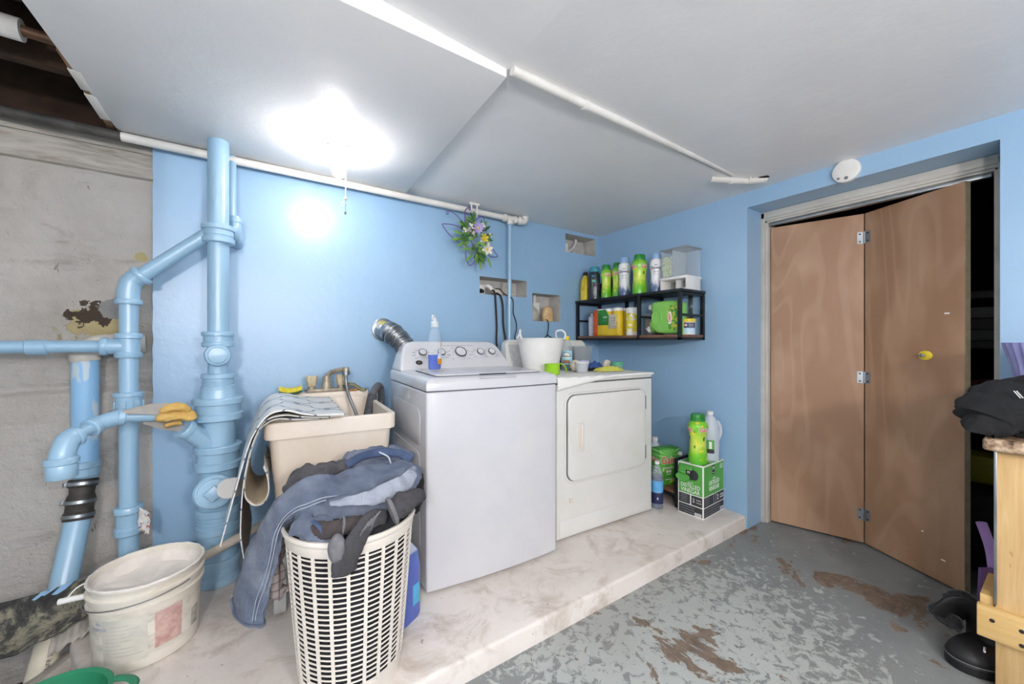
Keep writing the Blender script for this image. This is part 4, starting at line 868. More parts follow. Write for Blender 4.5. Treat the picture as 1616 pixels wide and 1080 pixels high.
text('wrap_lettering', 'WIPES', .016, PAPER, t, Mx=Mw @ Matrix.Translation((-.005, .145, 0))); text('wrap_lettering', 'CLEANING', .010, GREYINK, t, Mx=Mw @ Matrix.Translation((0, .12, 0)))
t = thing('wipes_canister', 'single yellow and white wipes canister on lower shelf', 'canister', (2.385, 1.905, zl))
k = NT('yellow_wipes_print'); k.col(k.ramp(k.noise(20, k.vec(sc=(1, 1, 2)), detail=1), [(.35, '#e7d23a'), (.58, '#e7d23a'), (.60, '#f0eedd')], 'LINEAR')); k.set(Roughness=.35)
G().lathe([(.041, 0), (.043, .004), (.043, .03)], 28).out('base_band', WPLAST, t); G().lathe([(.0428, .028), (.0432, .03), (.0432, .168), (.043, .17)], 28).out('label', k.m, t); G().lathe([(.043, .168), (.0435, .172), (.0425, .205), (.038, .21)], 28).out('lid', WPLAST, t)
a = face((2.385, 1.905)); text('canister_lettering', 'Disinfect', .014, PAPER, t, wrap=(a, .125, lambda z: .0440, 1)); text('canister_lettering', 'WIPES', .012, GREYINK, t, wrap=(a, .05, lambda z: .0440, 1)); text('canister_lettering', 'X', .03, INK, t, wrap=(a - .5, .155, lambda z: .0440, 1))
t = thing('blue_cap_bottle', 'bottle with blue dome cap behind the wipes pack', 'bottle', (2.538, 2.185, zl))
G().lathe([(.034, 0), (.036, .005), (.036, .16), (.026, .18)], 24).out('body', M('pale_bottle', '#b9c6cf', None, .3), t); G().lathe([(.030, .178), (.031, .205), (.024, .228), (.006, .236)], 22).out('cap', M('blue_dome', '#2f63b8', None, .3), t)
g = G().box(2.50, 2.575, 1.815, 1.875, zl, zl + .17, .003); tag(g.out('carton', M('grey_carton', '#a9adb0', '#9b9fa3', .6)), 'small grey carton behind the single wipes canister', 'carton')
# detergent jug lying on its side, spout to the left
JG = M('light_green_plastic', '#8ed063', '#83c658', .35); 
t = thing('detergent_jug', 'big light green detergent jug lying on its side on shelf', 'jug', (2.395, 1.618, zl))
# local: axis of jug along +y = spout end; profile in yz, thickness along x
out_ = [(-.130, .012), (-.118, .0), (.02, .004), (.062, .018), (.078, .036), (.098, .046), (.112, .064), (.104, .086), (.086, .112), (.085, .150), (.088, .178), (.086, .215), (.062, .228), (-.06, .230), (-.108, .218), (-.130, .19)]
sm = catmull([(y, z, 0) for y, z in out_], 4, True); n = len(sm)
g = G(); v = []; lv = [(-.052, .80), (-.048, .93), (-.036, .985), (0, 1.), (.036, .985), (.048, .93), (.052, .80)]
cyj, czj = -.01, .115
for x, s in lv: v += [(x, cyj + (p.x - cyj) * s, czj + (p.y - czj) * s) for p in sm]
f = [tuple(range(n)), tuple(range((len(lv) - 1) * n, len(lv) * n))[::-1]] + [(j * n + i, (j + 1) * n + i, (j + 1) * n + (i + 1) % n, j * n + (i + 1) % n) for j in range(len(lv) - 1) for i in range(n)]
g.add(v, f); zo = min(p.z for p in g.v); g.v = [p - Vector((0, 0, zo)) for p in g.v]; g.out('body', JG, t, ang=60)
MJ = Matrix(((0, 0, -1, -.052), (-1, 0, 0, 0), (0, 1, 0, 0), (0, 0, 0, 1)))
g = G().tube([Vector((-.0515, .040 + .036 * math.cos(a), .122 + .050 * math.sin(a))) for a in [2 * PI * i / 28 for i in range(28)]], .006, 8, closed=True); g.out('grip_rim', JG, t)
g = G().lathe([(.001, 0), (.036, .0008), (.040, .0014)], 28, MJ @ Matrix.Translation((-.040, .122, -.0005)), sy=1.35); g.out('grip_hollow', JG, t)
G().cyl((0, .082, .048), (0, .118, .044), .030, .026, 24).out('neck', JG, t)
c = G().lathe([(.026, 0), (.027, .003), (.027, .026), (.024, .029)], 24, axis((0, .112, .045), (0, 1, -.08))).out('spout_cap', WPLAST, t)
G().cyl((0, .139, .043), (0, .156, .042), .011, n=16).out('tap', WPLAST, c); G().box(-.012, .004, .126, .142, .060, .074, .003).out('red_button', M('red_plastic', '#b5322c', None, .4), c); G().cyl((0, .156, .046), (0, .172, .048), .003, n=8).out('tap_tip', WPLAST, c)
G().cyl((0, .070, .198), (0, .112, .200), .022, .019, 22).out('rear_neck', JG, t); G().lathe([(.020, 0), (.021, .003), (.021, .022), (.018, .025)], 22, axis((0, .108, .200), (0, 1, 0))).out('vent_cap', WPLAST, t)
k = NT('jug_label_print'); k.col(k.ramp(k.noise(40, detail=2), [(.35, '#3d8a34'), (.5, '#5fae3e'), (.6, '#e6cf3f'), (.66, '#5fae3e')])); k.set(Roughness=.35)
g = G().prism(rrect(.052, .118, .032, .200, .02), .001, .0022, MJ); lb = g.out('label', k.m, t)
g = G().lathe([(.027, .0015), (.026, .003), (.001, .003)], 22, MJ @ Matrix.Translation((.062, .115, 0)), sx=.55, sy=1.7); g.out('label_oval', PAPER, t); 
text('brand_lettering', 'Gain', .030, ORANGE, t, Mx=MJ @ Matrix.Translation((.058, .115, .0034)) @ Matrix.Rotation(R(90), 4, 'Z'), bold=.0007)
wp = G().lathe([(.04, .0005), (.001, .001)], 20, MJ @ Matrix.Translation((.055, .135, .0012)), sx=.35, sy=1.4); wp.out('label_yellow', YELLOW, t)
# tub with yellow lid
t = thing('powder_tub', 'small white tub with yellow lid and blue label on shelf', 'tub', (2.44, 1.487, zl))
G().lathe([(.043, 0), (.045, .004), (.046, .085)], 28).out('tub', WPLAST, t); G().lathe([(.046, .084), (.049, .087), (.049, .104), (.046, .107)], 28).out('lid', YELLOW, t)
a = face((2.44, 1.487)); wpatch(lambda z: .0458, a - 1.2, a + 1.2, .045, .080).out('label', NAVY, t); wpatch(lambda z: .0458, a - 1.2, a + 1.2, .012, .046).out('label', M('sky_label', '#a9cbe4', '#d6e4ee', .45, ns=60), t)
wpatch(lambda z: .0464, a - .6, a - .1, .056, .072).out('label_badge', M('red_badge', '#c23a3a', '#e9e4e4', .45, ns=70), t); wpatch(lambda z: .0464, a + .1, a + .9, .052, .074).out('label_text_block', GREYINK, t)

# ================================================================== WALL NICHES AND CORDS
t = thing('power_strip', 'white outlet box with plugs in the left wall niche', 'outlet', (1.42, 2.53, 1.545))
g = G().box(1.376, 1.452, 2.50, 2.575, 1.537, 1.612, .004); g.out('box', WPLAST, t, world=True)
g = G(); g.cyl((1.415, 2.50, 1.565), (1.415, 2.465, 1.558), .018, .012, 14); g.out('black_plug', BLACK, t, world=True)
g = G(); g.tube(catmull([(1.455, 2.515, 1.600), (1.46, 2.47, 1.600), (1.475, 2.452, 1.585), (1.48, 2.448, 1.57)], 5), .014, 12); g.out('white_plug', WPLAST, t, world=True)
g = G().box(1.50, 1.595, 2.468, 2.510, 1.548, 1.578, .006, Matrix.Translation((1.55, 2.49, 1.56)) @ Matrix.Rotation(R(12), 4, 'Y') @ Matrix.Translation((-1.55, -2.49, -1.56))); g.out('adapter', CREAM, t, world=True)
g = G().tube(catmull([(1.62, 2.50, 1.547), (1.68, 2.515, 1.553), (1.72, 2.525, 1.556)], 4), .012, 12); g.out('white_conduit', WHITEP, t, world=True)
for i, (pts, r, lab) in enumerate((([(1.478, 2.450, 1.575), (1.492, 2.428, 1.55), (1.500, 2.425, 1.46), (1.505, 2.42, 1.30), (1.500, 2.415, 1.18), (1.508, 2.40, 1.04), (1.512, 2.40, .95)], .0072, 'thick black power cord hanging nearest the wreath side'),
                                   ([(1.535, 2.470, 1.553), (1.545, 2.428, 1.525), (1.560, 2.422, 1.45), (1.563, 2.42, 1.32), (1.578, 2.412, 1.20), (1.588, 2.375, 1.05), (1.588, 2.36, .95)], .0075, 'thick black power cord hanging just left of thin pipe'),
                                   ([(1.52, 2.478, 1.585), (1.55, 2.45, 1.582), (1.575, 2.425, 1.545), (1.60, 2.352, 1.50), (1.605, 2.35, 1.40), (1.635, 2.36, 1.34), (1.665, 2.395, 1.28), (1.66, 2.41, 1.22), (1.68, 2.40, 1.18), (1.73, 2.36, 1.15)], .0042, 'thin black cord looping across the thin blue pipe'))):
    g = G().tube(catmull(pts, 7), r, 10); tag(g.out('black_cable', BLACK), lab, 'cable', 'cables hanging from the niche')
g = G(); g.tube(catmull([(2.005, 2.455, 1.37), (2.005, 2.43, 1.345), (2.003, 2.428, 1.29), (1.99, 2.425, 1.245), (1.945, 2.40, 1.215), (1.93, 2.38, 1.20)], 6), .0040, 8); g.tube(catmull([(1.99, 2.425, 1.245), (2.02, 2.42, 1.225), (2.05, 2.40, 1.205)], 5), .0040, 8)
tag(g.out('forked_cable', BLACK), 'black forked cord hanging from the middle niche', 'cord')
t = thing('pipe_offcuts', 'white conduit and outlet inside the middle wall niche', 'conduit', (1.92, 2.54, 1.38))
for x in (1.905, 1.955): G().cyl((x, 2.55, 1.40), (x, 2.55, 1.572), .014, n=12).out('conduit', WHITEP, t, world=True)
g = G().box(1.925, 1.985, 2.52, 2.57, 1.39, 1.51, .004); g.out('outlet_box', WPLAST, t, world=True)
for z in (1.425, 1.445): G().box(1.958, 1.964, 2.5185, 2.5205, z - .004, z + .004).out('slot', BLACK, t, world=True)
g = G(); g.lathe(smooth_prof([(.052, 0), (.056, .02), (.052, .08), (.036, .115), (.006, .128)]), 24, Matrix.Translation((2.06, 2.505, 1.356)), sy=.6, wob=lambda a, z: 1 + .06 * nz(math.cos(a) * 2, math.sin(a) * 2, z * 14))
t = thing('salt_lamp', 'orange rock salt lamp on a dark base in niche', 'lamp', (2.06, 2.505, 1.352)); g.out('stone', M('salt_stone', '#cfa277', '#dcc48e', .6, ns=22), t, world=True); G().lathe([(.050, 0), (.050, .012)], 24, Matrix.Translation((2.06, 2.505, 1.3535)), sy=.6).out('base', M('dark_base', '#4a2b24', None, .5), t, world=True)
g = G().lathe(smooth_prof([(.05, 0), (.06, .02), (.05, .08), (.02, .115), (.004, .12)]), 18, Matrix.Translation((1.895, 2.49, 1.352)), sy=.5, wob=lambda a, z: 1 + .25 * nz(math.cos(a) * 3, math.sin(a) * 3, z * 30)); g.v = [p for p in g.v]
tag(g.out('rubble_lump', M('grey_rubble', '#c2bdb2', '#a39d91', .9, ns=20, bump=.5)), 'pale plaster rubble lump in left of middle niche', 'rubble')
t = thing('corner_valve', 'white box and curved conduit inside the upper corner niche', 'conduit', (2.3, 2.54, 1.96))
g = G().box(2.203, 2.275, 2.49, 2.575, 1.951, 2.035, .003); g.out('box', WPLAST, t, world=True); G().tube(catmull([(2.275, 2.54, 1.985), (2.33, 2.54, 1.99), (2.385, 2.54, 2.03), (2.415, 2.545, 2.08), (2.42, 2.55, 2.102)], 6), .012, 12).out('curved_conduit', WHITEP, t, world=True); G().cyl((2.225, 2.54, 2.03), (2.225, 2.54, 2.09), .012, n=12).out('stub', WHITEP, t, world=True)

# ================================================================== BUTTERFLY WREATH
wy = 2.335
def wp_(x, y):   # picture position of the wreath drawing (close-up pixels) -> wall plane
    px = 690 + x / 9.818; py = 320 + y / 9.818; th = R(34.15)
    dx = (px - 808) / 609; X_ = math.cos(th) * dx + math.sin(th); Y_ = -math.sin(th) * dx + math.cos(th); s = wy / Y_
    return Vector((X_ * s, wy, HC + (540 - py) / 609 * s))
t = thing('butterfly_wreath', 'purple wire butterfly wreath with artificial flowers on wall', 'wreath', tuple(wp_(580, 520)))
PUR = M('purple_wire', '#6f4f93', '#5f4285', .4)
def wire(pts): return G().tube(catmull([wp_(*p) for p in pts], 6), .0032, 8).out('wire', PUR, t, world=True)
wire([(415, 330), (370, 270), (300, 195), (220, 145), (160, 135), (140, 155), (160, 178), (178, 160)])
wire([(437, 330), (425, 240), (428, 150), (450, 100), (490, 75), (520, 90), (505, 110), (485, 98)])
wire([(400, 415), (300, 360), (200, 335), (82, 330), (95, 370), (170, 475), (260, 560), (340, 620), (460, 675), (440, 780), (460, 890), (500, 975), (560, 935), (605, 860), (620, 800)])
wire([(560, 330), (620, 250), (695, 212), (740, 300), (760, 400), (750, 500), (740, 560)])
wire([(690, 600), (760, 640), (850, 710), (905, 780), (933, 835), (860, 842), (790, 820), (720, 790)])
wire([(520, 590), (560, 660), (600, 720)])
LEAFS = [M('leaf_green_%d' % i, c, None, .6) for i, c in enumerate(('#4c7a35', '#6f9c45', '#39623a', '#8fae63'))]
random.seed(11)
def leafmesh(L, W):
    g = G(); g.grid(lambda u, v: ((v - .5) * W * math.sin(PI * min(1, u * .94 + .03)) ** .8, .25 * L * u * u - .12 * abs(v - .5) * W, L * u), 6, 4); return g
lm = []
for L, W in ((.055, .020), (.040, .017), (.075, .019)):
    o = leafmesh(L, W).out('leaf', LEAFS[0], t, solid=.0008); lm.append(o)
def put(o, p, ang, tilt, mat):
    c = o.copy(); COL.objects.link(c); c.parent = t; loc = p - t.location; c.location = loc
    c.rotation_euler = (Matrix.Rotation(ang, 3, 'Y') @ Matrix.Rotation(tilt, 3, 'X')).to_euler(); c.material_slots[0].link = 'OBJECT'; c.material_slots[0].material = mat; return c
ctr = [(560, 420), (520, 480), (600, 450), (470, 520), (560, 560), (600, 640), (580, 720), (640, 760), (650, 520), (700, 540), (440, 420), (550, 330), (660, 400), (600, 820), (470, 590)]
for i in range(95):
    c = random.choice(ctr); p = wp_(c[0] + random.uniform(-35, 35), c[1] + random.uniform(-35, 35)) + Vector((0, random.uniform(-.04, .005), 0))
    dirx = (c[0] - 580) / 300; dirz = -(c[1] - 560) / 400; ang = math.atan2(dirx, dirz) + random.uniform(-1.0, 1.0)
    put(random.choice(lm), p, ang, random.uniform(-.1, .9), random.choice(LEAFS))
for (x, y, a, m_) in ((560, 300, 0, 0), (540, 330, -.2, 2), (360, 575, -1.7, 1), (420, 600, -2.2, 1), (640, 880, 2.9, 3), (755, 850, 2.6, 3), (530, 800, -2.4, 1), (650, 850, 3.1, 1), (400, 500, -1.4, 1), (700, 450, .9, 2), (520, 720, -1.7, 1)):
    put(lm[2], wp_(x, y) + Vector((0, -.01, 0)), a, .2, LEAFS[m_])
for o in lm: bpy.data.objects.remove(o)
def flower(x, y, r, mat, n, nm, cm, dep=-.045):
    p = wp_(x, y) + Vector((0, dep, 0)); g0 = G().lathe([(.001, 0), (r * .22, .002), (r * .2, .01), (.001, .014)], 12, axis(p, (-.1, -1, .05))); fl = g0.out('flower_centre', cm, t, world=True)
    for i in range(n):
        a = 2 * PI * i / n + .2; g = G().grid(lambda u, v: Vector(((v - .5) * r * .55 * math.sin(PI * (u * .85 + .1)), -.35 * r * math.sin(u * 1.8), r * u)), 5, 4)
        Mx = Matrix.Translation(p) @ Matrix.Rotation(a, 4, 'Y'); g.v = [Mx @ q for q in g.v]; g.out('petal', mat, fl, world=True, solid=.0006)
LIL = M('lilac_petal', '#9a85c2', '#b9a8d6', .6); YEL = M('yellow_petal', '#e2c93f', None, .6); WHP = M('cream_petal', '#ece8da', None, .6); PKB = M('dusty_pink_bud', '#b29aae', '#d8c6cf', .7)
flower(575, 420, .042, LIL, 9, 'f', YEL); flower(675, 575, .036, YEL, 6, 'f', YEL); flower(715, 745, .048, WHP, 6, 'f', YEL)
for (x, y, m_) in ((440, 455, PKB), (520, 490, PKB), (455, 440, PKB), (480, 385, WHP), (375, 450, WHP), (780, 515, WHP), (645, 375, WHP), (760, 690, PKB), (785, 770, PKB), (640, 725, LEAFS[3]), (620, 780, LEAFS[3]), (660, 640, WHP), (680, 380, WHP)):
    g = G()
    for q in range(5):
        o_ = Vector((random.uniform(-.012, .012), random.uniform(-.012, .012), random.uniform(-.012, .012))); g.lathe([(.001, -.008), (.007, -.003), (.0075, .003), (.001, .008)], 8, Matrix.Translation(wp_(x, y) + Vector((0, -.04, 0)) + o_))
    o = g.out('bud_cluster', m_, t, world=True); o['kind'] = 'stuff'

# ================================================================== THINGS ON THE DRYER
ZD = PZ + .901
k = NT('white_terry_cloth'); k.col(k.ramp(k.noise(9, detail=6), [(.35, '#e6e5e0'), (.65, '#efeeea')])); k.set(Roughness=.9); k.bump(k.noise(180, detail=2), .2, .003); TOWEL = k.m
def towel(u, v):
    x = -.392 + .785 * u; hang = .058 * max(0., 1 - u / .55) ** 1.2 + .004
    s = v * (.53 + .012 + hang)
    if s < .53: y = .195 - s; z = .9035 + .0012 * nz(x * 5, y * 5, 0, 2)
    else:
        q = s - .53; y = -.335 - min(q, .008); z = .9035 - max(0, q - .004)
    if u < .02: x -= .002
    return Matrix.Translation(DR.location) @ Matrix.Rotation(R(-3), 4, 'Z') @ Vector((x, y - .006 - .003 * nz(u * 7, 2, 1), z))
g = G().grid(towel, 36, 44); o = g.out('dryer_cloth', TOWEL, solid=.002); tag(o, 'white cloth spread over the top of the dryer', 'cloth')
ZD += .005
t = thing('laundry_tub', 'white flexible two-handled tub standing on the dryer', 'tub', (1.548, 1.955, ZD), R(-12))
pr = [(.100, 0), (.108, .004), (.118, .05), (.140, .16), (.150, .212), (.153, .216), (.150, .219), (.146, .212), (.136, .16), (.113, .05), (.104, .01), (.001, .008)]
G().lathe(pr, 40, cap=False).out('body', WPLAST, t)
for s in (-1, 1):
    pts = catmull([(s * .150, -.045, .210), (s * .160, -.040, .245), (s * .150, -.02, .268), (s * .138, .0, .270), (s * .128, .022, .262), (s * .135, .04, .235), (s * .146, .045, .212)], 6)
    G().tube(pts, .0062, 10).out('handle', WPLAST, t)
LIME = M('lime_plastic', '#9fd42f', '#94c928', .35)
t = thing('lime_scoop', 'lime green measuring scoop in front of the white tub', 'scoop', (1.490, 1.770, ZD), R(10))
G().lathe([(.040, 0), (.043, .003), (.046, .062), (.0475, .064), (.044, .063), (.040, .006), (.001, .005)], 30, cap=False).out('cup', LIME, t)
G().tube(catmull([(.043, -.004, .060), (.065, -.012, .062), (.088, -.022, .050), (.100, -.028, .024), (.104, -.03, .008)], 6), .0048, 10, flat=(1.5, .8)).out('handle', LIME, t)
# multi-purpose cleaner
t = thing('cleaner_bottle', 'cleaner bottle with yellow cap and blue label on dryer', 'bottle', (1.815, 1.998, ZD), face((1.815, 1.998)) + PI / 2)
pr = smooth_prof([(.036, 0), (.039, .006), (.039, .13), (.034, .165), (.020, .195), (.0135, .206), (.0135, .214)])
G().lathe(pr, 28).out('body', M('clear_bottle_glass', '#cfdadb', None, .08, alpha=.35), t)
G().lathe([(.035, .003), (.0365, .01), (.0365, .045), (.001, .046)], 26).out('liquid', M('deep_teal_liquid', '#1f5a5a', None, .1), t)
G().lathe([(.0165, .206), (.0175, .209), (.017, .232), (.014, .235)], 20).out('cap', YELLOW, t)
rf = rfun(pr); lab = wpatch(rf, R(-160), R(-30), .040, .135).out('label', M('aqua_label', '#a9dbe6', '#8fd0e0', .45), t)
wpatch(lambda z: rf(z) + .0006, R(-150), R(-40), .085, .130, top=lambda u: .094 + .034 * math.sin(PI * u)).out('label_rainbow', M('rainbow_arc', '#d9a34a', '#5aa0d8', .45, ns=60), t); wpatch(lambda z: rf(z) + .0010, R(-143), R(-47), .083, .125, top=lambda u: .09 + .030 * math.sin(PI * u)).out('label_white', PAPER, t)
text('label_lettering', 'Fabuloso', .018, NAVY, t, wrap=(R(-95), .097, lambda z: rf(z) + .0024, 1), bold=.0004)
wpatch(lambda z: rf(z) + .0006, R(-135), R(-60), .048, .07).out('label_fruit', M('fruit_print', '#3f9a72', '#c9484a', .5, ns=70), t)
# balls, cup
WOOL = M('cream_wool', '#d9cdb9', '#e3d9c8', .95, ns=60, bump=.5, bs=120)
def ball(name, lab, loc, r): return tag(G().lathe([(max(.001, r * math.sin(PI * i / 14)), r - r * math.cos(PI * i / 14)) for i in range(15)], 24, Matrix.Translation(loc), wob=lambda a, z: 1 + .03 * nz(math.cos(a) * 3, math.sin(a) * 3, z * 40)).out(name, WOOL), lab, 'ball', 'wool dryer balls')
ball('dryer_ball', 'cream wool ball behind the clear measuring cup', (1.775, 1.868, ZD), .039); ball('dryer_ball', 'smaller cream wool ball near the dryer back edge', (2.135, 1.925, ZD), .033)
t = thing('measuring_cup', 'frosted clear measuring cup at the front of dryer top', 'cup', (1.742, 1.778, ZD))
G().lathe([(.034, 0), (.036, .003), (.042, .068), (.0435, .070), (.041, .068), (.034, .006), (.001, .005)], 28, cap=False).out('cup', M('frosted_plastic', '#e3e7ea', None, .3, alpha=.55), t)
G().lathe([(.042, .060), (.044, .062), (.0442, .070), (.042, .071)], 28, cap=False).out('rim', M('frosted_rim', '#eef1f3', None, .3, alpha=.7), t)
# grey clear box of sheets
t = thing('clear_caddy', 'grey translucent plastic caddy at the back of the dryer', 'caddy', (1.985, 2.040, ZD), R(-20))
SMK = M('smoky_plastic', '#b4bcc2', '#a5adb4', .12, alpha=.38)
g = loft([(rrect(-.060, .060, -.045, .045, .01), 0), (rrect(-.075, .075, -.052, .052, .012), .155), (rrect(-.077, .077, -.054, .054, .012), .158), (rrect(-.072, .072, -.049, .049, .01), .158), (rrect(-.057, .057, -.042, .042, .01), .004)], True, True); g.out('bin', SMK, t)
G().prism(rrect(-.079, .079, -.056, .056, .012), .158, .166).bev(.003).out('lid', SMK, t)
G().box(-.03, .04, -.055, -.051, .02, .065, .002).out('purple_sticker', M('purple_sticker', '#6f62b5', '#ded9ee', .5, ns=60), t)
g = G().lathe(smooth_prof([(.055, 0), (.062, .02), (.05, .09), (.03, .125), (.005, .13)]), 22, Matrix.Translation((1.885, 2.075, ZD)), sy=.7, wob=lambda a, z: 1 + .15 * nz(math.cos(a) * 3, math.sin(a) * 3, z * 25)); tag(g.out('dark_pouch', M('smoky_dark_bag', '#53575c', '#3d4145', .3)), 'dark grey bag between cleaner bottle and clear caddy', 'bag')
def heap(name, lab, cat, loc, rx, ry, h, mat, seed, amp=.35, rz=0., fold=5.):
    g = G()
    def fn(u, v):
        a = 2 * PI * u; rr = v; q = 1 + amp * .6 * nz(math.cos(a) * 1.6, math.sin(a) * 1.6, seed)
        x = rx * rr * math.cos(a) * q; y = ry * rr * math.sin(a) * q
        prof = max(0., (1 - rr ** 2.4)) * h
        z = prof * (1 + amp * nz(x * fold / rx * .35, y * fold / ry * .35, seed, 1.3)) + .12 * h * abs(nz(x / rx * fold, y / ry * fold, seed)) * (1 - rr ** 4) + .002
        c, s = math.cos(rz), math.sin(rz); return (loc[0] + x * c - y * s, loc[1] + x * s + y * c, loc[2] + z)
    g.grid(fn, 64, 22, cu=True); f0 = len(g.v)
    g.f.append(tuple(i * 23 + 22 for i in range(64)))
    return tag(g.out(name, mat, ang=80), lab, cat)
heap('blue_rag', 'crumpled blue rag beside the clear caddy on dryer', 'rag', (2.045, 1.955, ZD), .068, .045, .050, M('blue_cloth', '#3f5f9a', '#34528a', .8, ns=14), 3.1, .5)
heap('black_rag', 'flat black cloth under the yellow cloth on dryer', 'rag', (1.955, 1.87, ZD), .10, .045, .016, M('black_cloth', '#1f2023', None, .9), 5.2, .4)
heap('yellow_rag', 'crumpled pale yellow microfibre cloth on dryer top', 'rag', (1.985, 1.775, ZD), .125, .055, .026, M('pale_yellow_cloth', '#d8d566', '#c9c656', .95, ns=20, bump=.2), 7.7, .55, R(-12), 9)
t = thing('mint_scoop', 'translucent mint green cup at the right of dryer top', 'cup', (2.115, 1.81, ZD), 0)
G().lathe([(.036, 0), (.038, .003), (.044, .05), (.045, .052), (.042, .05), (.035, .005), (.001, .004)], 26, cap=False).out('cup', M('mint_plastic', '#a6d9c2', None, .2, alpha=.55), t); G().lathe([(.0435, .038), (.0455, .040), (.046, .053), (.044, .054)], 26, cap=False).out('rim', M('mint_rim', '#54b68e', None, .3), t)

# ================================================================== BY THE DRYER: VINEGAR BOX, RACK, BOTTLES
GBOX = M('box_green', '#5aa84a', '#54a045', .55); BBOX = M('box_charcoal', '#3b3d3f', '#343638', .55); WBOX = M('white_card', '#eceae6', '#e4e2dd', .6); KRAFT = M('kraft_card', '#a78a6a', None, .8)
VB = thing('vinegar_box', 'green and white carton of distilled vinegar by the wall', 'box', (2.4415, 1.395, PZ), R(3))
bw, bd, bh = .272, .166, .328
G().box(-bw / 2, bw / 2, -bd / 2, bd / 2, 0, bh, .002).out('carton', WBOX, VB)
MF = Matrix.Translation((0, -bd / 2, 0)) @ FY
ML_ = Matrix(((0, 0, -1, -bw / 2), (-1, 0, 0, 0), (0, 1, 0, 0), (0, 0, 0, 1)))
def vface(Mx, w_, tag_):
    h = w_ / 2 - .007
    G().prism(rrect(-h, h, .138, bh - .006, .001, 1), 0, .0006, Mx).out('green_panel', GBOX, VB, smooth=False)
    G().prism(rrect(-h, -.006 if tag_ else -.002, .072, .132, .001, 1), 0, .0006, Mx).out('dark_panel', BBOX, VB, smooth=False)
    G().prism(rrect(.026 if tag_ else .006, h, .072, .132, .001, 1), 0, .0006, Mx).out('dark_panel', BBOX, VB, smooth=False)
    if tag_: G().prism(rrect(-.002, .022, .072, .132, .001, 1), 0, .0006, Mx).out('dark_panel', BBOX, VB, smooth=False)
    G().prism(rrect(-h, h, .008, .066, .001, 1), 0, .0006, Mx).out('dark_panel', BBOX, VB, smooth=False)
    sz = .040 if tag_ else .036
    text('box_lettering', 'WHITE', .012, PAPER, VB, Mx=Mx @ Matrix.Translation((0, .236 if tag_ else .208, .0012)))
    text('box_lettering', 'DISTILLED', sz, PAPER, VB, Mx=Mx @ Matrix.Translation((0, .210 if tag_ else .186, .0012)), sx=.74 if tag_ else .78)
    text('box_lettering', 'VINEGAR', sz, PAPER, VB, Mx=Mx @ Matrix.Translation((0, .174 if tag_ else .156, .0012)), sx=.80 if tag_ else .82)
    cx = (.026 + h) / 2 if tag_ else (.006 + h) / 2
    text('box_lettering', '2', .048 if tag_ else .034, PAPER, VB, Mx=Mx @ Matrix.Translation((cx - (.03 if tag_ else .020), .102, .0012)))
    for q, s_ in enumerate(('BOTTLES', '1 GALLON')): text('box_lettering', s_, .013 if tag_ else .009, PAPER, VB, Mx=Mx @ Matrix.Translation((cx + (.022 if tag_ else .012), .110 - q * .016, .0012)), sx=.8)
    for q in range(4): G().box(-h + .012, -h + (.07 if tag_ else .055), .084 + q * .012, .088 + q * .012, .0006, .001, 0, Mx).out('text_line', GREYINK, VB)
    for q in range(3): G().box(-h + .008, h - .05, .018 + q * .016, .022 + q * .016, .0006, .001, 0, Mx).out('text_line', GREYINK, VB)
    G().prism([(h - .048, .008), (h - .006, .008), (h - .006, .030), (h - .048, .030)], .0006, .001, Mx).out('barcode_patch', PAPER, VB, smooth=False)
    for q in range(9): G().box(h - .045 + q * .0042, h - .045 + q * .0042 + (.0012, .0022)[q % 2], .010, .028, .001, .0013, 0, Mx).out('barcode_bar', INK, VB)
vface(MF, bw, True); vface(ML_, bd, False)
lx = -.01
G().box(lx - .017, lx + .017, .262, .318, .0006, .0012, 0, MF).out('logo_square', INK, VB); text('logo_letter', 'M', .034, PAPER, VB, Mx=MF @ Matrix.Translation((lx, .298, .0014))); G().box(lx - .012, lx + .012, .270, .273, .0012, .0015, 0, MF).out('logo_line', PAPER, VB)
for q in range(4): G().box(.075, .115, .282 + q * .008, .285 + q * .008, .0006, .001, 0, MF).out('text_line', PAPER, VB)
# carry-hole with torn flap on the narrow face and printed top
G().prism([(x * 1.0, y) for x, y in rrect(-.03, .052, .228, .292, .03)], .0006, .001, ML_).out('carry_hole', BBOX, VB, smooth=False)
G().grid(lambda u, v: ML_ @ Vector((-.072 + .088 * u, .318 - .052 * v, .003 + .030 * math.sin(v * 1.7) * (.6 + .4 * math.sin(PI * u)))), 10, 6).out('torn_flap', GBOX, VB, solid=.002)
G().lathe([(.046, 0), (.046, .002)], 26, ML_ @ Matrix.Translation((-.035, .245, .030)) @ Matrix.Rotation(R(-30), 4, 'X'), sx=1.0, sy=.52).out('torn_flap', GBOX, VB)
G().box(-.012, .022, .268, .296, .030, .033, 0, ML_).out('logo_square', INK, VB); text('logo_letter', 'M', .022, PAPER, VB, Mx=ML_ @ Matrix.Translation((.005, .282, .0335)))
G().prism(rrect(-bw / 2 + .02, bw / 2 - .02, -bd / 2 + .008, bd / 2 - .008, .001, 1), bh, bh + .0006).out('top_print', GBOX, VB, smooth=False); G().box(-.003, .003, -bd / 2, bd / 2, bh, bh + .001).out('top_seam', WBOX, VB)
bead_bottle('large green bead bottle standing on the vinegar carton', (2.368, 1.375, PZ + bh + .001), .315, .066, toff=(-62, 42))
t = thing('vinegar_jug', 'translucent white gallon jug behind the bead bottle on carton', 'jug', (2.512, 1.375, PZ + bh + .001), R(20))
MILK = M('milky_plastic', '#dfe8ee', '#d3dee6', .35, alpha=.72); 
G().lathe(smooth_prof([(.048, 0), (.054, .006), (.055, .12), (.054, .19), (.046, .24), (.028, .275), (.017, .287), (.017, .297)]), 30).out('body', MILK, t)
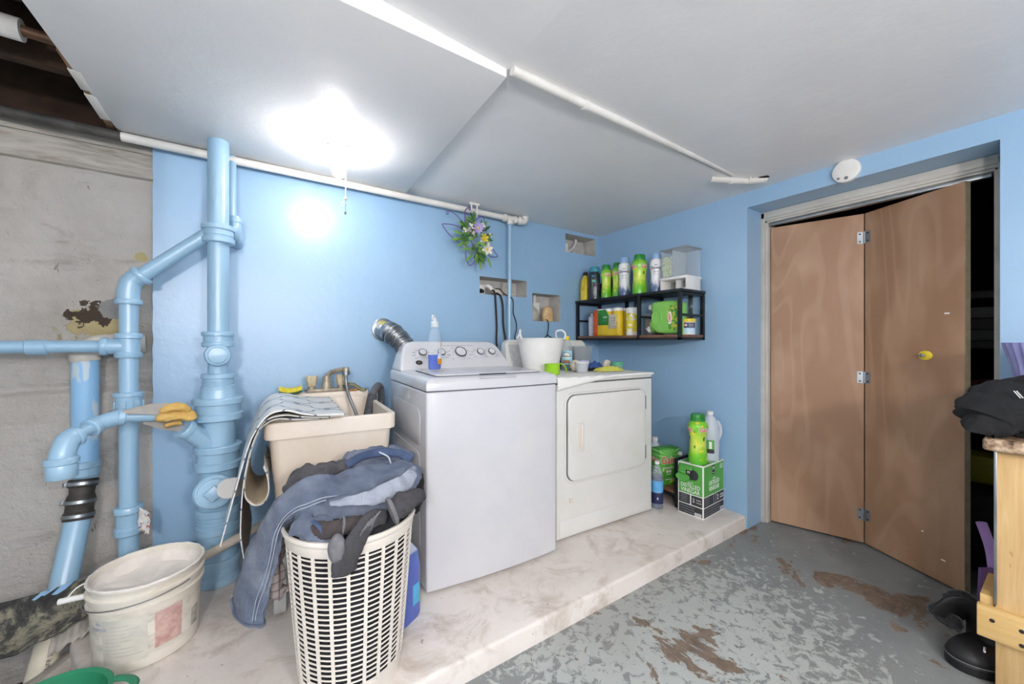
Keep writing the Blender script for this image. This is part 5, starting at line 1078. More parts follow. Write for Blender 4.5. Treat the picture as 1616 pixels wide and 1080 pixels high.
G().lathe([(.050, .003), (.052, .008), (.052, .12), (.001, .121)], 26).out('vinegar', M('pale_liquid', '#b9c6cf', None, .1, alpha=.5), t)
G().lathe([(.019, .292), (.020, .295), (.020, .312), (.017, .315)], 20).out('cap', WPLAST, t)
G().tube(catmull([(.020, -.046, .13), (.030, -.058, .17), (.026, -.056, .22), (.010, -.036, .255)], 6), .010, 12).out('handle', MILK, t)
a = R(-165); wpatch(lambda z: .056, a - .45, a + .35, .05, .135).out('label', GBOX, t); wpatch(lambda z: .0566, a - .45, a + .35, .05, .075).out('label_band', BBOX, t); wpatch(lambda z: .0566, a - .2, a + .1, .08, .125).out('label_white', PAPER, t)
# low rack
t = thing('low_rack', 'low black metal rack with wooden board beside the dryer', 'rack', (2.465, 1.72, PZ))
for x in (2.357, 2.575):
    for y in (1.515, 1.93):
        p = G().box(x - .011, x + .011, y - .011, y + .011, PZ + .006, PZ + .325, .002).out('leg', BLACKM, t, world=True); G().lathe([(.014, 0), (.014, .006), (.010, .010)], 12, Matrix.Translation((x, y, PZ))).out('foot', BLACK, p, world=True)
G().box(2.349, 2.583, 1.510, 1.938, PZ + .085, PZ + .100, .002).out('board', SHW, t, world=True)
for x in (2.357, 2.575): G().box(x - .008, x + .008, 1.515, 1.93, PZ + .068, PZ + .085, .001).out('rail', BLACKM, t, world=True)
for y in (1.515, 1.93):
    G().box(2.357, 2.575, y - .008, y + .008, PZ + .068, PZ + .085, .001).out('rail', BLACKM, t, world=True); G().box(2.357, 2.575, y - .008, y + .008, PZ + .309, PZ + .325, .001).out('rail', BLACKM, t, world=True)
zr = PZ + .1005
k = NT('powder_box_print'); P_ = k.xyz()
ang = k.math('ARCTAN2', k.math('SUBTRACT', P_[2], .20), k.math('ADD', P_[0], .0))
rays = k.ramp(k.math('SINE', k.math('MULTIPLY', ang, 17.)), [(.45, 0.), (.7, 1.)])
up_ = k.ramp(P_[2], [(.17, 0.), (.20, 1.)])
a = k.mix(k.math('MULTIPLY', k.math('MULTIPLY', rays, up_), .5), k.ramp(P_[2], [(0., '#4fa83a'), (.15, '#5fb93f'), (.26, '#4fae3c')]), '#cfe9b8')
a = k.mix(k.math('MULTIPLY', k.ramp(k.noise(18, detail=1), [(.60, 0.), (.64, 1.)]), k.ramp(P_[2], [(.10, 1.), (.12, 0.)])), a, '#e2e04a')
k.col(a); k.set(Roughness=.45)
t = thing('powder_box', 'green laundry powder box on the low rack', 'box', (2.437, 1.665, zr), R(-14))
G().box(-.076, .100, -.045, .045, 0, .245, .002).out('box', k.m, t); MFb = Matrix.Translation((0, -.045, 0)) @ FY
MLb = Matrix(((0, 0, -1, -.076), (-1, 0, 0, 0), (0, 1, 0, 0), (0, 0, 0, 1)))
for Mx, sc, cx in ((MFb, 1., .0), (MLb, .6, 0.)):
    text('brand_outline', 'Gain', .072 * sc, PAPER, t, Mx=Mx @ Matrix.Translation((cx, .17, .0006)), off=.0035); text('brand_lettering', 'Gain', .072 * sc, ORANGE, t, Mx=Mx @ Matrix.Translation((cx, .17, .0014)), bold=.001)
    text('powder_lettering', 'powder', .034 * sc, PAPER, t, Mx=Mx @ Matrix.Translation((cx, .120, .0008)))
    for q in (-1, 1): G().lathe([(.010 * sc, 0), (.010 * sc, .0008)], 16, Mx @ Matrix.Translation((cx + q * .012 * sc, .093, 0))).out('badge', PAPER, t)
    text('powder_lettering', 'original', .014 * sc, PAPER, t, Mx=Mx @ Matrix.Translation((cx, .075, .0008)))
    G().box(-.03 * sc, .05 * sc, .035, .040, 0, .0008, 0, Mx).out('text_line', PAPER, t)
G().box(-.072, .096, -.040, .040, .2455, .251, .002).out('lid', bpy.data.materials['box_green'], t)
t = thing('spray_bottle', 'trigger spray bottle with white head behind the powder box', 'bottle', (2.395, 1.82, zr), face((2.395, 1.82)) + PI / 2 + R(-40))
G().lathe(smooth_prof([(.036, 0), (.040, .006), (.040, .16), (.030, .20), (.014, .225), (.013, .24)]), 24).out('body', M('teal_tint_plastic', '#8db9bd', None, .2, alpha=.6), t)
G().lathe([(.017, .232), (.018, .235), (.018, .262)], 18).out('collar', WPLAST, t)
G().prism([(-.05, .262), (-.048, .285), (-.02, .300), (.030, .300), (.042, .285), (.030, .272), (.016, .262)], -.013, .013, FY).bev(.005).out('spray_head', WPLAST, t); G().tube(catmull([(-.020, 0, .265), (-.036, 0, .245), (-.040, 0, .215)], 5), .005, 8, flat=(1.6, .8)).out('trigger', WPLAST, t)
t = thing('white_jug', 'pale jug with white cap behind the powder box', 'jug', (2.52, 1.80, zr))
G().lathe(smooth_prof([(.045, 0), (.050, .006), (.050, .16), (.040, .215), (.020, .25), (.018, .262)]), 26).out('body', MILK, t); G().lathe([(.021, .258), (.022, .262), (.021, .282), (.018, .285)], 18).out('cap', WPLAST, t)
t = thing('water_bottle', 'small clear capped bottle beside rack next to the jug', 'bottle', (2.50, 1.58, zr))
G().lathe(smooth_prof([(.028, 0), (.031, .004), (.031, .16), (.022, .19), (.012, .205), (.012, .212)]), 22).out('body', CLEAR, t); G().lathe([(.014, .208), (.0145, .226), (.012, .228)], 16).out('cap', WPLAST, t)
t = thing('blue_cleaner_bottle', 'clear bottle of dark blue cleaner beside the dryer', 'bottle', (2.242, 1.585, PZ), R(0))
pr = smooth_prof([(.036, 0), (.039, .005), (.039, .17), (.037, .21), (.028, .255), (.016, .28), (.015, .295)])
G().lathe(pr, 28).out('body', M('clear_blue_bottle', '#d6e0e8', None, .1, alpha=.3), t); G().lathe([(.036, .003), (.0375, .008), (.0375, .19), (.035, .215), (.001, .216)], 26).out('liquid', M('indigo_liquid', '#27355f', '#202c52', .1), t)
G().lathe([(.017, .29), (.017, .308), (.014, .31)], 16).out('cap', WPLAST, t)
a = face((2.242, 1.585)); wpatch(rfun(pr), a - 1.3, a + 1.3, .11, .185).out('label', M('sky_blue_label', '#6fb4e3', '#5aa3d8', .4, ns=30), t); wpatch(rfun(pr), a - 1.3, a + 1.3, .035, .105).out('label', NAVY, t)
text('label_lettering', '8', .022, PAPER, t, wrap=(a + .1, .07, lambda z: .0402, 1))

# ================================================================== LAUNDRY BASKET
BC = Vector((.284, 1.372, PZ)); BH = .525
BSK = M('ivory_basket', '#ece5da', '#e3dbcf', .42)
t = thing('laundry_basket', 'tall ivory lattice laundry basket full of clothes', 'basket', tuple(BC))
def br(z): return .153 + (.196 - .153) * (z / BH) ** .9
NR = 24; zb, ztop = .062, BH - .035
for i in range(NR):
    a = 2 * PI * i / NR; ca, sa = math.cos(a), math.sin(a)
    if i == 0:
        g = G().grid(lambda u, v: (br(zb + (ztop - zb) * u) + (-.0022, .0022, .0022, -.0022, -.0022)[min(4, int(v * 4 + .01))], (-.005, -.005, .005, .005, -.005)[min(4, int(v * 4 + .01))], zb + (ztop - zb) * u), 8, 4); rib = g.out('rib', BSK, t)
    else:
        c = rib.copy(); COL.objects.link(c); c.parent = t; c.rotation_euler = (0, 0, a)
NH = 27
for i in range(NH):
    z = zb + .010 + (ztop - zb - .015) * i / (NH - 1)
    G().tube([(br(z) * math.cos(2 * PI * q / 60), br(z) * math.sin(2 * PI * q / 60), z) for q in range(60)], .0024, 6, closed=True).out('hoop', BSK, t)
G().lathe([(.001, .004), (.149, .004), (.152, .0), (.1535, .006), (br(.066), .066), (br(.066) - .004, .067), (.149, .012), (.001, .010)], 60, cap=False).out('base', BSK, t)
G().lathe([(br(ztop) - .001, ztop - .012), (br(ztop) + .003, ztop - .006), (.1985, BH - .016), (.2035, BH - .012), (.2060, BH - .004), (.2035, BH + .004), (.197, BH + .004), (.1935, BH - .004), (.192, ztop)], 60, cap=False).out('rim', BSK, t)
# dark load inside
DKCL = M('dark_clothes', '#222327', '#2f3036', .95, ns=10, bump=.3)
g = G().grid(lambda u, v: (lambda a, z: ((br(z) - .010 - .010 * abs(nz(math.cos(a) * 4, math.sin(a) * 4, z * 14))) * math.cos(a), (br(z) - .010 - .010 * abs(nz(math.cos(a) * 4, math.sin(a) * 4, z * 14))) * math.sin(a), z))(2 * PI * u, .014 + (BH - .03) * v), 72, 40, cu=True)
n0 = len(g.v)
g.grid(lambda u, v: ((br(BH) - .012) * (1 - v) * math.cos(2 * PI * u), (br(BH) - .012) * (1 - v) * math.sin(2 * PI * u), BH - .016 + .095 * (1 - (1 - v) ** 2) + .012 * nz(math.cos(2 * PI * u) * 3 * (1 - v), math.sin(2 * PI * u) * 3 * (1 - v), 4)), 72, 14, cu=True)
g.v = [p + BC for p in g.v]; tag(g.out('dark_laundry', DKCL, ang=80), 'dark crumpled clothes filling the ivory laundry basket', 'clothes')
# jeans
k = NT('faded_denim')
a = k.ramp(k.noise(9, k.vec(sc=(1, 1, 1)), detail=7, rough=.62), [(.28, '#53617d'), (.5, '#75849f'), (.72, '#a0acc1')])
wv = k.n('ShaderNodeTexWave', bands_direction='DIAGONAL'); k.l(k.tc.outputs['Object'], wv.inputs[0]); wv.inputs['Scale'].default_value = 260
k.col(k.mix(.12, a, k.ramp(wv.outputs[0], [(.2, '#33435f'), (.8, '#9fb0c8')]))); k.set(Roughness=.9); k.b.inputs['Sheen Weight'].default_value = .2
k.bump(k.math('ADD', k.math('MULTIPLY', wv.outputs[0], .2), k.noise(17, detail=6, dist=.6)), .8, .022); DEN = k.m
k = NT('pale_denim'); k.col(k.ramp(k.noise(10, detail=6), [(.3, '#8a93a2'), (.7, '#a5abb6')])); k.set(Roughness=.9); k.bump(k.noise(17, detail=5, dist=.6), .8, .022); DENP = k.m
DEND = M('dark_denim', '#3b4a68', '#50607f', .9, ns=14, bump=.3); STIT = M('stitch_thread', '#c3ccd9', None, .8)
t = thing('blue_jeans', 'faded blue jeans draped over the rim of laundry basket', 'jeans', (.25, 1.39, .60))
LEG = [(.485, 1.352, .690), (.43, 1.345, .705), (.371, 1.340, .713), (.30, 1.335, .720), (.229, 1.335, .722), (.175, 1.342, .720), (.130, 1.360, .704), (.093, 1.387, .668), (.064, 1.419, .612), (.046, 1.453, .545), (.026, 1.495, .463), (.008, 1.535, .369), (-.008, 1.570, .275)]
def legw(t_): return .046 + .008 * math.sin(t_ * 9) * (1 - t_) - .006 * math.exp(-((t_ - .7) / .12) ** 2) + .036 * max(0, t_ - .62) / .38
def legt(t_): return .020 + .014 * (1 - t_) + .006 * math.sin(t_ * 14)
lg = cloth_tube(LEG, legw, legt, up=(.05, -.9, .42), n=48, wamp=.34, seed=1.3, sub=9, wsc=4.5, fine=.25, ripple=(.013, 15.)); lego = lg.out('leg', DEN, t, world=True, ang=85)
P = catmull(LEG, 9)
# outer seam stitching and hem along the leg
def legframe(path, up):
    Ps = catmull(path, 9); N = None; fr = []
    for i in range(len(Ps)):
        T = (Ps[min(i + 1, len(Ps) - 1)] - Ps[max(i - 1, 0)]).normalized(); u = Vector(up) if N is None else N; N = (u - T * u.dot(T)).normalized(); fr.append((Ps[i], T, N, T.cross(N)))
    return fr
fr = legframe(LEG, (.05, -.9, .42)); m = len(fr)
for off in (.22, .30):
    pts = []
    for i in range(16, m - 2):
        t_ = i / (m - 1); p, T, N, Bv = fr[i]; a_ = PI / 2 + off * 3.2; q = 1 + .34 * nz(t_ * 9, math.cos(a_) * 1.4, math.sin(a_) * 1.4, 1., 1.3)
        pts.append(p + (Bv * math.cos(a_) * legw(t_) + N * math.sin(a_) * legt(t_)) * (q + .03))
    pts = [rip(p_, (.05, -.9, .42), .013, 15.) for p_ in pts]
    G().tube(pts, .0011, 5).out('seam_stitch', STIT, lego, world=True)
p, T, N, Bv = fr[-1]
hem = [p - T * .004 + (Bv * math.cos(a_) * legw(1) + N * math.sin(a_) * legt(1)) * (1.02 + .34 * nz(9, math.cos(a_) * 1.4, math.sin(a_) * 1.4, 1., 1.3)) for a_ in [2 * PI * i / 40 for i in range(40)]]
hem = [rip(p_, (.05, -.9, .42), .013, 15.) for p_ in hem]
G().tube(hem, .0045, 8, closed=True).out('hem', DEN, lego, world=True)
L2_ = [(.123, 1.345, .655), (.18, 1.315, .655), (.25, 1.290, .662), (.33, 1.275, .665), (.41, 1.285, .680), (.46, 1.32, .695), (.495, 1.375, .705), (.47, 1.44, .715), (.40, 1.49, .715)]
cloth_tube(L2_, lambda t_: .040 + .012 * math.sin(t_ * 7), lambda t_: .026, up=(.05, -.85, .5), n=40, wamp=.4, seed=4.1, sub=8, wsc=5, fine=.3, ripple=(.013, 16.)).out('second_leg', DEN, t, world=True, ang=85)
cloth_tube([(.20, 1.285, .690), (.27, 1.262, .694), (.34, 1.248, .702), (.41, 1.262, .714), (.465, 1.305, .726), (.492, 1.36, .728)], lambda t_: .004 + .026 * math.sin(PI * (t_ * .75 + .1)) ** 2, .006, up=(.05, -.8, .6), n=28, wamp=.25, seed=2.4, sub=8, wsc=4, ripple=(.013, 16.)).out('inside_fold', DENP, t, world=True, ang=85)
cloth_tube([(.36, 1.285, .640), (.28, 1.262, .630), (.20, 1.275, .632), (.14, 1.305, .628)], lambda t_: .036 - .010 * t_, .022, up=(.05, -.85, .5), n=36, wamp=.35, seed=6.6, sub=9, wsc=5, ripple=(.010, 18.)).out('lower_fold', DEN, t, world=True, ang=85)
WB = [(.285, 1.53, .700), (.33, 1.535, .722), (.40, 1.515, .735), (.46, 1.475, .738), (.50, 1.425, .722)]
cloth_tube(WB, lambda t_: .050, lambda t_: .020, up=(-.2, -.8, .55), n=40, wamp=.35, seed=8.2, sub=8, wsc=5, fine=.3, ripple=(.014, 16.)).out('seat', DEN, t, world=True, ang=85)
cloth_tube([(.29, 1.505, .735), (.345, 1.505, .757), (.41, 1.485, .768), (.465, 1.445, .765), (.50, 1.41, .745)], .015, .008, up=(-.2, -.8, .55), n=16, wamp=.2, seed=2.2, sub=8).out('waistband', DEND, t, world=True, ang=85)
G().tube(catmull([(.40, 1.475, .772), (.425, 1.448, .757), (.43, 1.425, .735), (.45, 1.405, .72), (.47, 1.39, .715)], 6), .003, 8).out('fly_edge', STIT, t, world=True)
# belt-loop piece at the front left
t = thing('folded_denim', 'dark denim waistband with belt loop poking from the basket', 'denim', (.16, 1.27, .60))
cloth_tube([(.115, 1.30, .650), (.15, 1.26, .640), (.185, 1.235, .622), (.215, 1.235, .605)], .034, .020, up=(.05, -.85, .5), n=28, wamp=.3, seed=3.7, sub=8, wsc=4).out('fold', DEN, t, world=True, ang=85)
G().tube(catmull([(.150, 1.246, .668), (.165, 1.226, .655), (.176, 1.216, .635), (.182, 1.222, .618)], 5), .0065, 10, flat=(1.3, .5)).out('belt_loop', DEND, t, world=True)
GREYC = M('charcoal_jersey', '#57575a', '#48484b', .95, ns=12, bump=.25)
g = cloth_tube([(.125, 1.56, .640), (.155, 1.565, .685), (.21, 1.56, .705), (.265, 1.54, .71), (.31, 1.525, .700)], lambda t_: .040 + .008 * math.sin(t_ * 8), .030, up=(0, -.8, .5), n=36, wamp=.4, seed=7.7, sub=8, wsc=6, ripple=(.014, 17.)); g.add(G().v, G().f); tag(g.out('grey_shirt', GREYC, ang=85), 'dark grey jersey garment behind the jeans in basket', 'shirt')
g = cloth_tube([(.45, 1.46, .66), (.495, 1.43, .70), (.510, 1.385, .685), (.492, 1.33, .635), (.46, 1.29, .615)], .030, .022, up=(.6, -.6, .4), n=28, wamp=.35, seed=1.9, sub=8, wsc=5); tag(g.out('black_garment', M('black_jersey', '#1c1c1f', None, .95), ang=85), 'black garment tucked at the right rim of basket', 'clothes')
k = NT('plaid_flannel'); P_ = k.xyz()
l1 = k.ramp(k.math('SINE', k.math('MULTIPLY', P_[0], 210.)), [(.80, 0.), (.93, 1.)]); l2 = k.ramp(k.math('SINE', k.math('MULTIPLY', P_[2], 190.)), [(.75, 0.), (.92, 1.)])
a = k.mix(k.math('MULTIPLY', l1, .7), '#a79c98', '#6d4a52'); k.col(k.mix(k.math('MULTIPLY', l2, .6), a, '#5a5458')); k.set(Roughness=.95); PLAID = k.m
g = cloth_tube([(.085, 1.46, .58), (.068, 1.49, .50), (.062, 1.515, .42), (.068, 1.54, .35), (.078, 1.55, .325)], lambda t_: .026 + .012 * t_, lambda t_: .020 + .008 * t_, up=(-.3, -.9, 0), n=32, wamp=.45, seed=5.5, sub=8, wsc=5); tag(g.out('plaid_shirt', PLAID, ang=85), 'grey plaid flannel shirt hanging out behind the basket', 'shirt')
# socks
SOCK = M('charcoal_sock', '#4a494c', '#3f3e41', .98, ns=60, bump=.4, bs=140); SOCKL = M('grey_sock_heel', '#77777a', '#6b6b6e', .98, ns=60, bump=.4, bs=140)
t = thing('hanging_sock', 'charcoal sock with grey heel hanging over basket rim', 'sock', (.24, 1.155, .56))
cloth_tube([(.335, 1.192, .652), (.305, 1.165, .668), (.272, 1.150, .660), (.246, 1.142, .628), (.226, 1.142, .590), (.214, 1.150, .553), (.212, 1.155, .540)], lambda t_: .022 + .016 * t_ if t_ < .85 else .0356 - .06 * (t_ - .85), .012, up=(-.1, -.9, .4), n=28, wamp=.22, seed=2.9, sub=8, wsc=4).out('foot', SOCK, t, world=True, ang=85)
G().lathe([(max(.001, .030 * math.sin(PI * i / 12)), .024 * -math.cos(PI * i / 12)) for i in range(13)], 20, axis((.198, 1.150, .617), (-.3, -1, .2)), sx=.8, sy=1.25, wob=lambda a, z: 1 + .12 * nz(math.cos(a) * 2, math.sin(a) * 2, z * 30)).out('heel', SOCKL, t, world=True)
for i in range(5): G().tube(catmull([(.300 - i * .009 + .016, 1.152 - i * .003, .690 - i * .004), (.298 - i * .010, 1.146 - i * .003, .672 - i * .006), (.285 - i * .009, 1.143, .646 - i * .006)], 4), .0022, 6).out('rib', SOCKL, t, world=True)
t = thing('rolled_sock', 'rolled charcoal sock with grey cuff on right basket rim', 'sock', (.38, 1.18, .65))
cloth_tube([(.360, 1.178, .672), (.385, 1.178, .682), (.415, 1.188, .688), (.445, 1.205, .685), (.455, 1.215, .678)], lambda t_: .034 + .004 * math.sin(t_ * 6) - .012 * t_ ** 3, .026, up=(-.1, -.9, .4), n=28, wamp=.2, seed=6.1, sub=8).out('roll', SOCK, t, world=True, ang=85)
G().tube([Vector((.358, 1.177, .671)) + Vector((.10, -.1, .0)) * 0 + Vector((-.012 * math.sin(2 * PI * i / 24), -.024 * math.cos(2 * PI * i / 24), .036 * math.sin(2 * PI * i / 24))) for i in range(24)], .0075, 8, closed=True).out('cuff', SOCKL, t, world=True)
t = thing('tucked_sock', 'dark brown-grey sock lying on the rim below jeans', 'sock', (.20, 1.24, .62))
cloth_tube([(.150, 1.262, .628), (.165, 1.238, .640), (.20, 1.215, .644), (.245, 1.198, .650), (.275, 1.195, .648)], lambda t_: .026 - .004 * t_, .016, up=(-.1, -.85, .5), n=26, wamp=.2, seed=9.1, sub=8).out('foot', M('brown_grey_sock', '#4d4646', '#433d3d', .98, ns=60, bump=.4), t, world=True, ang=85)
G().tube([Vector((.222, 1.2065, .647)) + Vector((.004 * math.sin(a_), -.0175 * math.cos(a_), .0265 * math.sin(a_))) for a_ in [2 * PI * i / 22 for i in range(22)]], .004, 8, closed=True).out('stripe', SOCKL, t, world=True)
# blue jug between basket and washer
t = thing('blue_detergent_jug', 'translucent blue jug behind the basket next to washer', 'jug', (.505, 1.515, PZ), R(30))
k = NT('blue_jug_plastic'); P_ = k.xyz(); k.col(k.ramp(P_[2], [(.20, '#5064b4'), (.262, '#5d72ba'), (.268, '#bfcade')])); k.set(Roughness=.25)
g = loft([(rrect(-.058, .058, -.045, .045, .03), 0), (rrect(-.062, .062, -.048, .048, .03), .012), (rrect(-.062, .062, -.048, .048, .03), .20), (rrect(-.055, .055, -.042, .042, .03), .26), (rrect(-.030, .030, -.028, .028, .025), .295), (rrect(-.022, .022, -.022, .022, .02), .305)], True, True); g.out('body', k.m, t)
G().lathe([(.026, .30), (.027, .303), (.026, .330), (.022, .334)], 20).out('cap', M('frost_cap', '#cfd6de', None, .35), t); G().tube(catmull([(.058, 0, .10), (.072, 0, .14), (.066, 0, .20), (.048, 0, .25)], 6), .012, 12).out('handle', k.m, t)
G().box(.0, .04, -.0495, -.0475, .06, .14, .001).out('label', M('cyan_label', '#59b0dd', None, .4), t)

# ================================================================== VINYL FLOORING OVER THE SINK
k = NT('patterned_vinyl'); k.tc.outputs['UV']
sp = k.n('ShaderNodeSeparateXYZ'); mp = k.n('ShaderNodeMapping'); k.l(k.tc.outputs['UV'], mp.inputs[0]); mp.inputs['Scale'].default_value = (30, 30, 1)
nn = k.n('ShaderNodeTexNoise'); k.l(mp.outputs[0], nn.inputs['Vector']); nn.inputs['Scale'].default_value = 1.2
k.l(mp.outputs[0], sp.inputs[0])
su = k.math('SINE', sp.outputs[0]); sv = k.math('SINE', sp.outputs[1]); su2 = k.math('SINE', k.math('MULTIPLY', sp.outputs[0], 3.)); sv2 = k.math('SINE', k.math('MULTIPLY', sp.outputs[1], 3.))
f_ = k.math('ADD', k.math('ADD', su, sv), k.math('MULTIPLY', k.math('SUBTRACT', su2, sv2), .30))
ln = k.ramp(k.math('ADD', k.math('ABSOLUTE', f_), k.math('MULTIPLY', k.math('SUBTRACT', nn.outputs[0], .5), .25)), [(.20, 1.), (.30, 0.)])
pk_ = k.math('MULTIPLY', k.ramp(k.math('ABSOLUTE', k.math('SUBTRACT', k.math('MULTIPLY', su, sv), -.97)), [(.03, 1.), (.07, 0.)]), 1.)
k.col(k.mix(k.math('MAXIMUM', ln, pk_), k.ramp(nn.outputs[0], [(.3, '#d9d8d4'), (.7, '#e4e2dc')]), '#6f7a85')); k.set(Roughness=.32); VIN = k.m
VBACK = M('vinyl_backing', '#c9bda6', '#b8ab94', .8, ns=10)
VEDGE = M('vinyl_brown_back', '#8a8177', '#776e64', .8)
def vin(name, lab, curve, y0, y1, back, fx=lambda u, v: 0.):
    P = catmull([(x, 0, z) for x, z in curve], 10); L = [0.]
    for a, b in zip(P, P[1:]): L.append(L[-1] + (b - a).length)
    g = G(); nu = len(P) - 1
    g.grid(lambda u, v: (P[round(u * nu)].x + .03 * v * (1 if u < .3 else .6) + .004 * nz(u * 5, v * 3, 0), y0 + (y1 - y0) * v + fx(u, v), P[round(u * nu)].z + .003 * nz(u * 6, v * 5, 3)), nu, 14)
    g.uv = [(L[round(i / (15) - .5 + .5)] if False else L[i // 15], (i % 15) / 14 * (y1 - y0)) for i in range(len(g.v))]
    g.f = [q[::-1] for q in g.f]; o = g.out(name, [VIN, back], ang=85, solid=.0035); return tag(o, lab, 'flooring', 'vinyl offcuts over the sink')
vin('vinyl_offcut', 'topmost patterned vinyl sheet draped over sink edge', [(.305, .903), (.24, .906), (.17, .918), (.105, .938), (.05, .925), (.008, .86), (-.022, .77), (-.045, .67), (-.064, .58), (-.082, .51)], 1.600, 2.17, VBACK, lambda u, v: -.02 * max(0, u - .5) * (1 - v))
vin('vinyl_offcut', 'middle patterned vinyl sheet hanging lowest beside the sink', [(.255, .893), (.17, .903), (.10, .918), (.045, .902), (.010, .84), (-.012, .74), (-.026, .63), (-.028, .52), (-.016, .42), (-.018, .36)], 1.625, 2.05, VEDGE)
vin('vinyl_offcut', 'inner vinyl sheet curled into a loop beside the sink', [(.225, .889), (.14, .893), (.08, .903), (.038, .882), (.014, .83), (-.006, .76), (-.016, .69), (-.012, .635), (.012, .604), (.042, .612), (.056, .65), (.052, .70), (.040, .735)], 1.645, 2.0, VBACK)

g = G().prism(rrect(-.118, -.02, .512, .598, .04), -2.060, -2.057, FY); tag(g.out('vinyl_offcut', M('pale_vinyl', '#dcd9d3', '#cfccc6', .4, ns=12)), 'small rounded vinyl corner poking out toward the cleanout plug', 'flooring', 'vinyl offcuts over the sink')

# ================================================================== BUCKET, SHOVEL, BASIN
k = NT('dirty_bucket_plastic'); P_ = k.xyz()
a = k.ramp(k.noise(7, detail=7), [(.3, '#cfc6b6'), (.6, '#e2dccf'), (.8, '#ece8df')])
sm_ = k.math('MULTIPLY', k.ramp(k.noise(9, k.vec(sc=(1, 1, 2.2)), detail=8, rough=.7), [(.47, 0.), (.62, 1.)]), k.ramp(P_[2], [(.03, 0.), (.06, 1.), (.17, 1.), (.20, 0.)]))
k.col(k.mix(k.math('MULTIPLY', sm_, .45), a, '#8f9084')); k.set(Roughness=.5); k.bump(k.noise(30, detail=6), .12, .004); BKT = k.m
t = thing('plaster_bucket', 'dirty white plastic bucket smeared with joint compound', 'bucket', (-.3065, 1.914, PZ), 0)
bz = .285
def kr(z): return .142 + .012 * z / bz
pr = [(.138, 0), (.142, .004), (kr(.20), .20), (kr(.2) + .007, .203), (kr(.21) + .008, .212), (kr(.22) + .002, .216), (kr(.24) + .001, .238), (kr(.24) + .008, .242), (kr(.25) + .008, .250), (kr(.25), .254), (kr(.27), .270), (.1565, .274), (.158, .280), (.1565, bz), (.151, bz), (.150, .275), (.141, .10), (.135, .012), (.001, .012)]
G().lathe(pr, 56, cap=False).out('pail', BKT, t)
CMP = M('joint_compound', '#e6e0d8', '#d6cfc6', .85, ns=12, bump=.6, bs=30)
g = G().lathe([(.001, .222), (.05, .221 ), (.10, .226), (.130, .232), (.146, .248), (.1485, .266)], 56, cap=False, wob=lambda a, z: 1 + (.02 * nz(math.cos(a) * 4, math.sin(a) * 4, z * 30)) * (1 if z > .235 else 0))
g.v = [p + Vector((0, 0, .010 * nz(p.x * 14, p.y * 14, 0) + .008 * nz(p.x * 40, p.y * 40, 3))) if p.z < .24 else p for p in g.v]
g.out('compound', CMP, t)
g = G()
for i in range(90):
    a = 2 * PI * i / 90; 
rimd = G().tube([(.1555 * math.cos(2 * PI * i / 80), .1555 * math.sin(2 * PI * i / 80), bz - .002 + .003 * nz(i * .3, 0, 0)) for i in range(80)], .0045, 8, closed=True, wr=lambda t_, a: .6 * nz(t_ * 60, math.cos(a), math.sin(a))); rimd.out('rim_smear', CMP, t)
# wire bail resting against the front, white grip sticking out to the left
f0 = math.atan2(-1.914, .3065); bail = []
for i in range(15):
    a = f0 + R(-88 + 128 * i / 14); rr = .1665; bail.append((rr * math.cos(a), rr * math.sin(a), .216 + .030 * i / 14))
G().tube(catmull(bail, 3), .0021, 6).out('wire_bail', M('grey_wire', '#8c8c8a', None, .4, metal=.7), t)
lo = Vector((-.3065, 1.914, PZ))
G().tube([Vector(p) - lo for p in ((-.462, 1.905, .318), (-.493, 1.905, .320), (-.528, 1.912, .318))], .0095, 14).out('grip', WPLAST, t)
G().tube(catmull([Vector(p) - lo for p in ((-.462, 1.912, .362), (-.486, 1.905, .353), (-.503, 1.905, .333), (-.512, 1.908, .322))], 5), .0024, 6).out('grip_wire', WPLAST, t)
# faded print on the front
kr2 = lambda z: kr(z)
fa = math.atan2(-1.914, .3065)
wpatch(kr2, fa + .10, fa + .62, .055, .178).out('red_label', M('faded_red_print', '#d0b3a8', '#b98d86', .6, ns=40), t)
wpatch(kr2, fa - .85, fa - .02, .035, .185).out('grey_label', M('faded_grey_print', '#d8d3c6', '#bdbbb0', .6, ns=14, spread=(.35, .8)), t)
for q in range(9): wpatch(lambda z: kr(z) + .0008, fa - .78, fa - .78 + (.68, .5, .62, .3, .66, .58, .4, .64, .45)[q], .060 + q * .0125, .0645 + q * .0125, m=1).out('print_line', M('faded_ink_%d' % q, '#b9b6ab', '#d3cec2', .6, ns=22), t)
for s_, z_ in (('ALL', .172), ('PURPOSE', .154)): text('faded_lettering', s_, .014, M('faded_blue_' + s_.lower(), '#9aa3b4', None, .6), t, wrap=(fa - .93, z_, lambda z: kr(z) + .0012, 1))
wpatch(kr2, fa + .88, fa + 1.12, .055, .120).out('warning_frame', M('faded_dark_print', '#8f8d86', '#c6c1b4', .6, ns=40), t)
